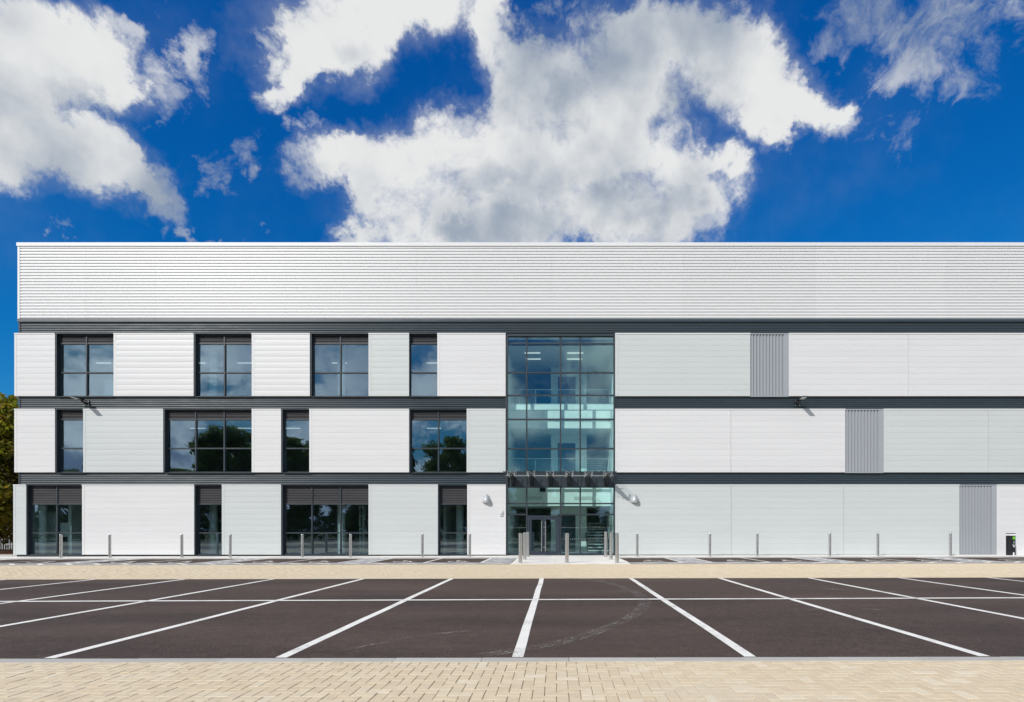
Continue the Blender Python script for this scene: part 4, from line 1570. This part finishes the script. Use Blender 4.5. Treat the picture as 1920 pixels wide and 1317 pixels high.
def broad_tree(name, loc, H, rad, leafsize, per, nclump, leafmat, bottom=0.22, seed=1):
    """unit-free broadleaf: trunk with limbs + leafy crown, origin at foot"""
    rg = random.Random(seed)
    root = empty(name, loc)
    tr = MB()
    hz = H * 0.62
    tpts = [(0, 0, -0.3), (rg.uniform(-.1, .1), rg.uniform(-.1, .1), H * 0.2), (rg.uniform(-.25, .25), rg.uniform(-.25, .25), H * 0.42), (rg.uniform(-.3, .3), rg.uniform(-.3, .3), H * 0.7)]
    r0 = H * 0.022
    tr.tube(tpts, [r0 * 1.25, r0, r0 * 0.75, r0 * 0.25], 9)
    clumps = []
    for i in range(nclump):
        for _ in range(40):
            d = Vector((rg.gauss(0, 1), rg.gauss(0, 1), rg.gauss(0, 1))).normalized() * rg.uniform(0.35, 1.0) ** 0.5
            zc = H * (bottom + (1 - bottom) / 2)
            c = Vector((d.x * rad, d.y * rad, zc + d.z * H * (1 - bottom) / 2))
            c.z += 0.0
            lim = 1.0 - 0.35 * max(0, (c.z / H - 0.6) / 0.4)
            if math.hypot(c.x, c.y) <= rad * lim:
                break
        clumps.append((tuple(c), rg.uniform(0.17, 0.34) * rad))
        if i % 3 == 0:
            t0 = min(max(c.z * 0.55 / H, 0.2), 0.62)
            s = Vector(tpts[1]).lerp(Vector(tpts[2]), 0.3 + t0)
            s.z = t0 * H
            mid = s.lerp(c, 0.5) + Vector((rg.uniform(-.3, .3), rg.uniform(-.3, .3), rg.uniform(0, .5)))
            tr.tube([s, mid, c], [r0 * 0.45, r0 * 0.25, r0 * 0.08], 5)
    me_t = bpy.data.meshes.new('trunk')
    me_t.from_pydata(tr.v, [], tr.f)
    me_t.materials.append(M['bark'])
    place(bpy.data.objects.new('trunk', me_t), root, loc)
    v, f = leaf_cloud(0, clumped(clumps, per / (rad * rad), leafsize * 0.8), leafsize)
    me_c = mesh_np('crown', v, f, leafmat)
    place(bpy.data.objects.new('crown', me_c), root, loc)
    return root


def conifer(name, loc, H, rad, leafsize, n, seed=3):
    rg = random.Random(seed)
    root = empty(name, loc)
    tr = MB().tube([(0, 0, -0.3), (0, 0, H * 0.5), (0, 0, H * 0.98)], [H * 0.018, H * 0.012, 0.02], 8)
    me_t = bpy.data.meshes.new('trunk'); me_t.from_pydata(tr.v, [], tr.f); me_t.materials.append(M['bark'])
    place(bpy.data.objects.new('trunk', me_t), root, loc)
    def fn(_):
        t = RNG.uniform(0.04, 1.0, n)
        lay = 0.75 + 0.25 * np.sin(t * 60)
        ang = RNG.uniform(0, 2 * np.pi, n)
        wob = 1 + 0.22 * np.sin(ang * 5 + t * 23)
        r = rad * (1 - t) ** 0.8 * RNG.uniform(0.3, 1.0, n) ** 0.5 * lay * wob
        return np.stack([r * np.cos(ang), r * np.sin(ang), t * H - r * 0.25], 1)
    v, f = leaf_cloud(n, fn, leafsize)
    place(bpy.data.objects.new('crown', mesh_np('crown', v, f, M['needle'])), root, loc)
    return root


# trees beyond the left corner
tL = broad_tree('broadleaf_tree', (-33.4, 35.6, -0.05), 9.4, 3.9, 0.165, 4300, 110, M['leaf'], bottom=0.10, seed=5)
tag(tL, 'leafy tree in yellowing green leaf just beyond the left corner of the building', 'tree', 'trees beyond the left corner')
for p, h, s, lab in (((-41.5, 39.5, -0.05), 1.12, 2.0, 'larger yellowing tree farther left beyond the planting bed'),
                     ((-36.5, 47.0, -0.05), 1.05, 4.1, 'yellowing tree standing behind the corner tree, farther back')):
    c = copy_tree(tL, p)
    c.scale = (h, h, h)
    c.rotation_euler = (0, 0, s)
    tag(c, lab, 'tree', 'trees beyond the left corner')

# shrubs behind the fence
def hedge(name, x0, x1, y0, y1, z1, n, size, m, label):
    root = empty(name, ((x0 + x1) / 2, (y0 + y1) / 2, -0.1))
    def fn(k):
        x = RNG.uniform(x0, x1, n); y = RNG.uniform(y0, y1, n)
        top = z1 * (0.8 + 0.14 * np.sin(x * 1.7) + 0.10 * np.sin(x * 4.3 + 1) + 0.06 * np.sin(y * 5))
        z = top * RNG.uniform(0, 1, n) ** 0.7 - 0.1
        return np.stack([x, y, z], 1) - np.array([(x0 + x1) / 2, (y0 + y1) / 2, -0.1])
    v, f = leaf_cloud(n, fn, size)
    place(bpy.data.objects.new('foliage', mesh_np('foliage', v, f, m)), root, ((x0 + x1) / 2, (y0 + y1) / 2, -0.1))
    st_ = MB()
    for x in np.arange(x0 + 0.4, x1, 0.9):
        st_.tube([(x, (y0 + y1) / 2, -0.15), (x + 0.1, (y0 + y1) / 2 + 0.1, z1 * 0.6)], [0.04, 0.015], 6)
    build('stem', st_, M['bark'], root)
    return tag(root, label, 'hedge')


hedge('hedge', -52, -28.6, 38.6, 40.4, 2.6, 9000, 0.16, M['leafg'], 'dark hedge behind the pale fence at the left edge')

# fence at the left edge
FN = empty('palisade_fence', (-37, 37.6, -0.02))
tag(FN, 'pale galvanised palisade fence beside the planting bed at the left edge', 'fence')
fp = None
for x in np.arange(-48, -28.6, 0.155):
    if fp is None:
        mb = MB().poly([(-0.035, 0, 0), (0.035, 0, 0), (0.035, 0.008, 0), (-0.035, 0.008, 0), (-0.035, 0, 1.5), (0.035, 0, 1.5), (0.035, 0.008, 1.5), (-0.035, 0.008, 1.5), (0, 0, 1.62), (0, 0.008, 1.62)],
                       [(0, 1, 5, 4), (2, 3, 7, 6), (1, 2, 6, 5), (3, 0, 4, 7), (4, 5, 8), (6, 7, 9), (5, 6, 9, 8), (7, 4, 8, 9), (0, 3, 2, 1)])
        fp = build('pale', mb, M['fence'], FN, origin=(0, 0, 0))
        fp.location = Vector((x, 37.6, 0.08)) - WL[FN.name]
    else:
        share(fp, (x, 37.6, 0.08), FN)
for z in (0.4, 1.3):
    build('fence_rail', MB().box(-48, -28.6, 37.61, 37.66, z, z + 0.06), M['fence'], FN)
for x in np.arange(-48, -28.5, 2.75):
    build('post', MB().box(x, x + 0.08, 37.662, 37.75, -0.1, 1.55), M['fence'], FN)

# trees across the road behind the viewpoint: they show in the window reflections
RG = 'trees across the road, seen reflected in the windows'
tA = broad_tree('broadleaf_tree', (-52, -32, -0.2), 17.6, 5.0, 0.27, 4400, 100, M['leafg'], bottom=0.12, seed=21)
tag(tA, 'tall dark tree reflected across two thirds of the three-pane first-floor window', 'tree', RG)
tB = broad_tree('broadleaf_tree', (-17.2, -32, -0.2), 15.8, 4.6, 0.25, 4200, 80, M['leafg'], bottom=0.12, seed=33)
tag(tB, 'round-topped tree reflected right of the mullion in the rightmost first-floor window', 'tree', RG)
tC = conifer('conifer_tree', (-23.4, -31, -0.2), 19.5, 2.6, 0.24, 6000)
tag(tC, 'narrow conifer reflected at the left edge of the rightmost first-floor window', 'tree', RG)
for src, x, y, s, rz, lab in ((tA, -42.0, -33, 0.92, 1.3, 'broad tree filling the reflection in the narrow first-floor window by the wide white panel'),
                              (tA, -61.5, -34, 0.66, 2.2, 'low tree reflected in the left pane of the three-pane first-floor window'),
                              (tB, -78.5, -33, 0.70, 0.8, 'low tree reflected at the left of the narrow window near the left corner'),
                              (tC, -74.0, -31, 0.68, 0.5, 'short conifer reflected at the right of the narrow window near the left corner'),
                              (tB, -33.5, -36, 0.72, 3.1, 'low round tree across the road, right of the broad reflected tree'),
                              (tA, -27.5, -35, 0.70, 4.0, 'low broad tree across the road, left of the tall narrow conifer'),
                              (tB, -10.5, -34, 0.66, 5.2, 'low round tree across the road, right of the round-topped tree'),
                              (tA, -3.5, -35, 0.62, 0.4, 'low tree reflected at the foot of the first-floor entrance glazing, left part'),
                              (tB, 3.2, -34, 0.68, 2.7, 'low tree reflected at the foot of the first-floor entrance glazing, right part')):
    c = copy_tree(src, (x, y, -0.2))
    c.scale = (s * 1.08, s * 1.08, s)
    c.rotation_euler = (0, 0, rz)
    tag(c, lab, 'tree', RG)
hedge('hedge', -92, 24, -31.0, -28.6, 4.2, 16000, 0.34, M['leafg'], 'long tall hedge across the road, reflected dark in the ground-floor windows')
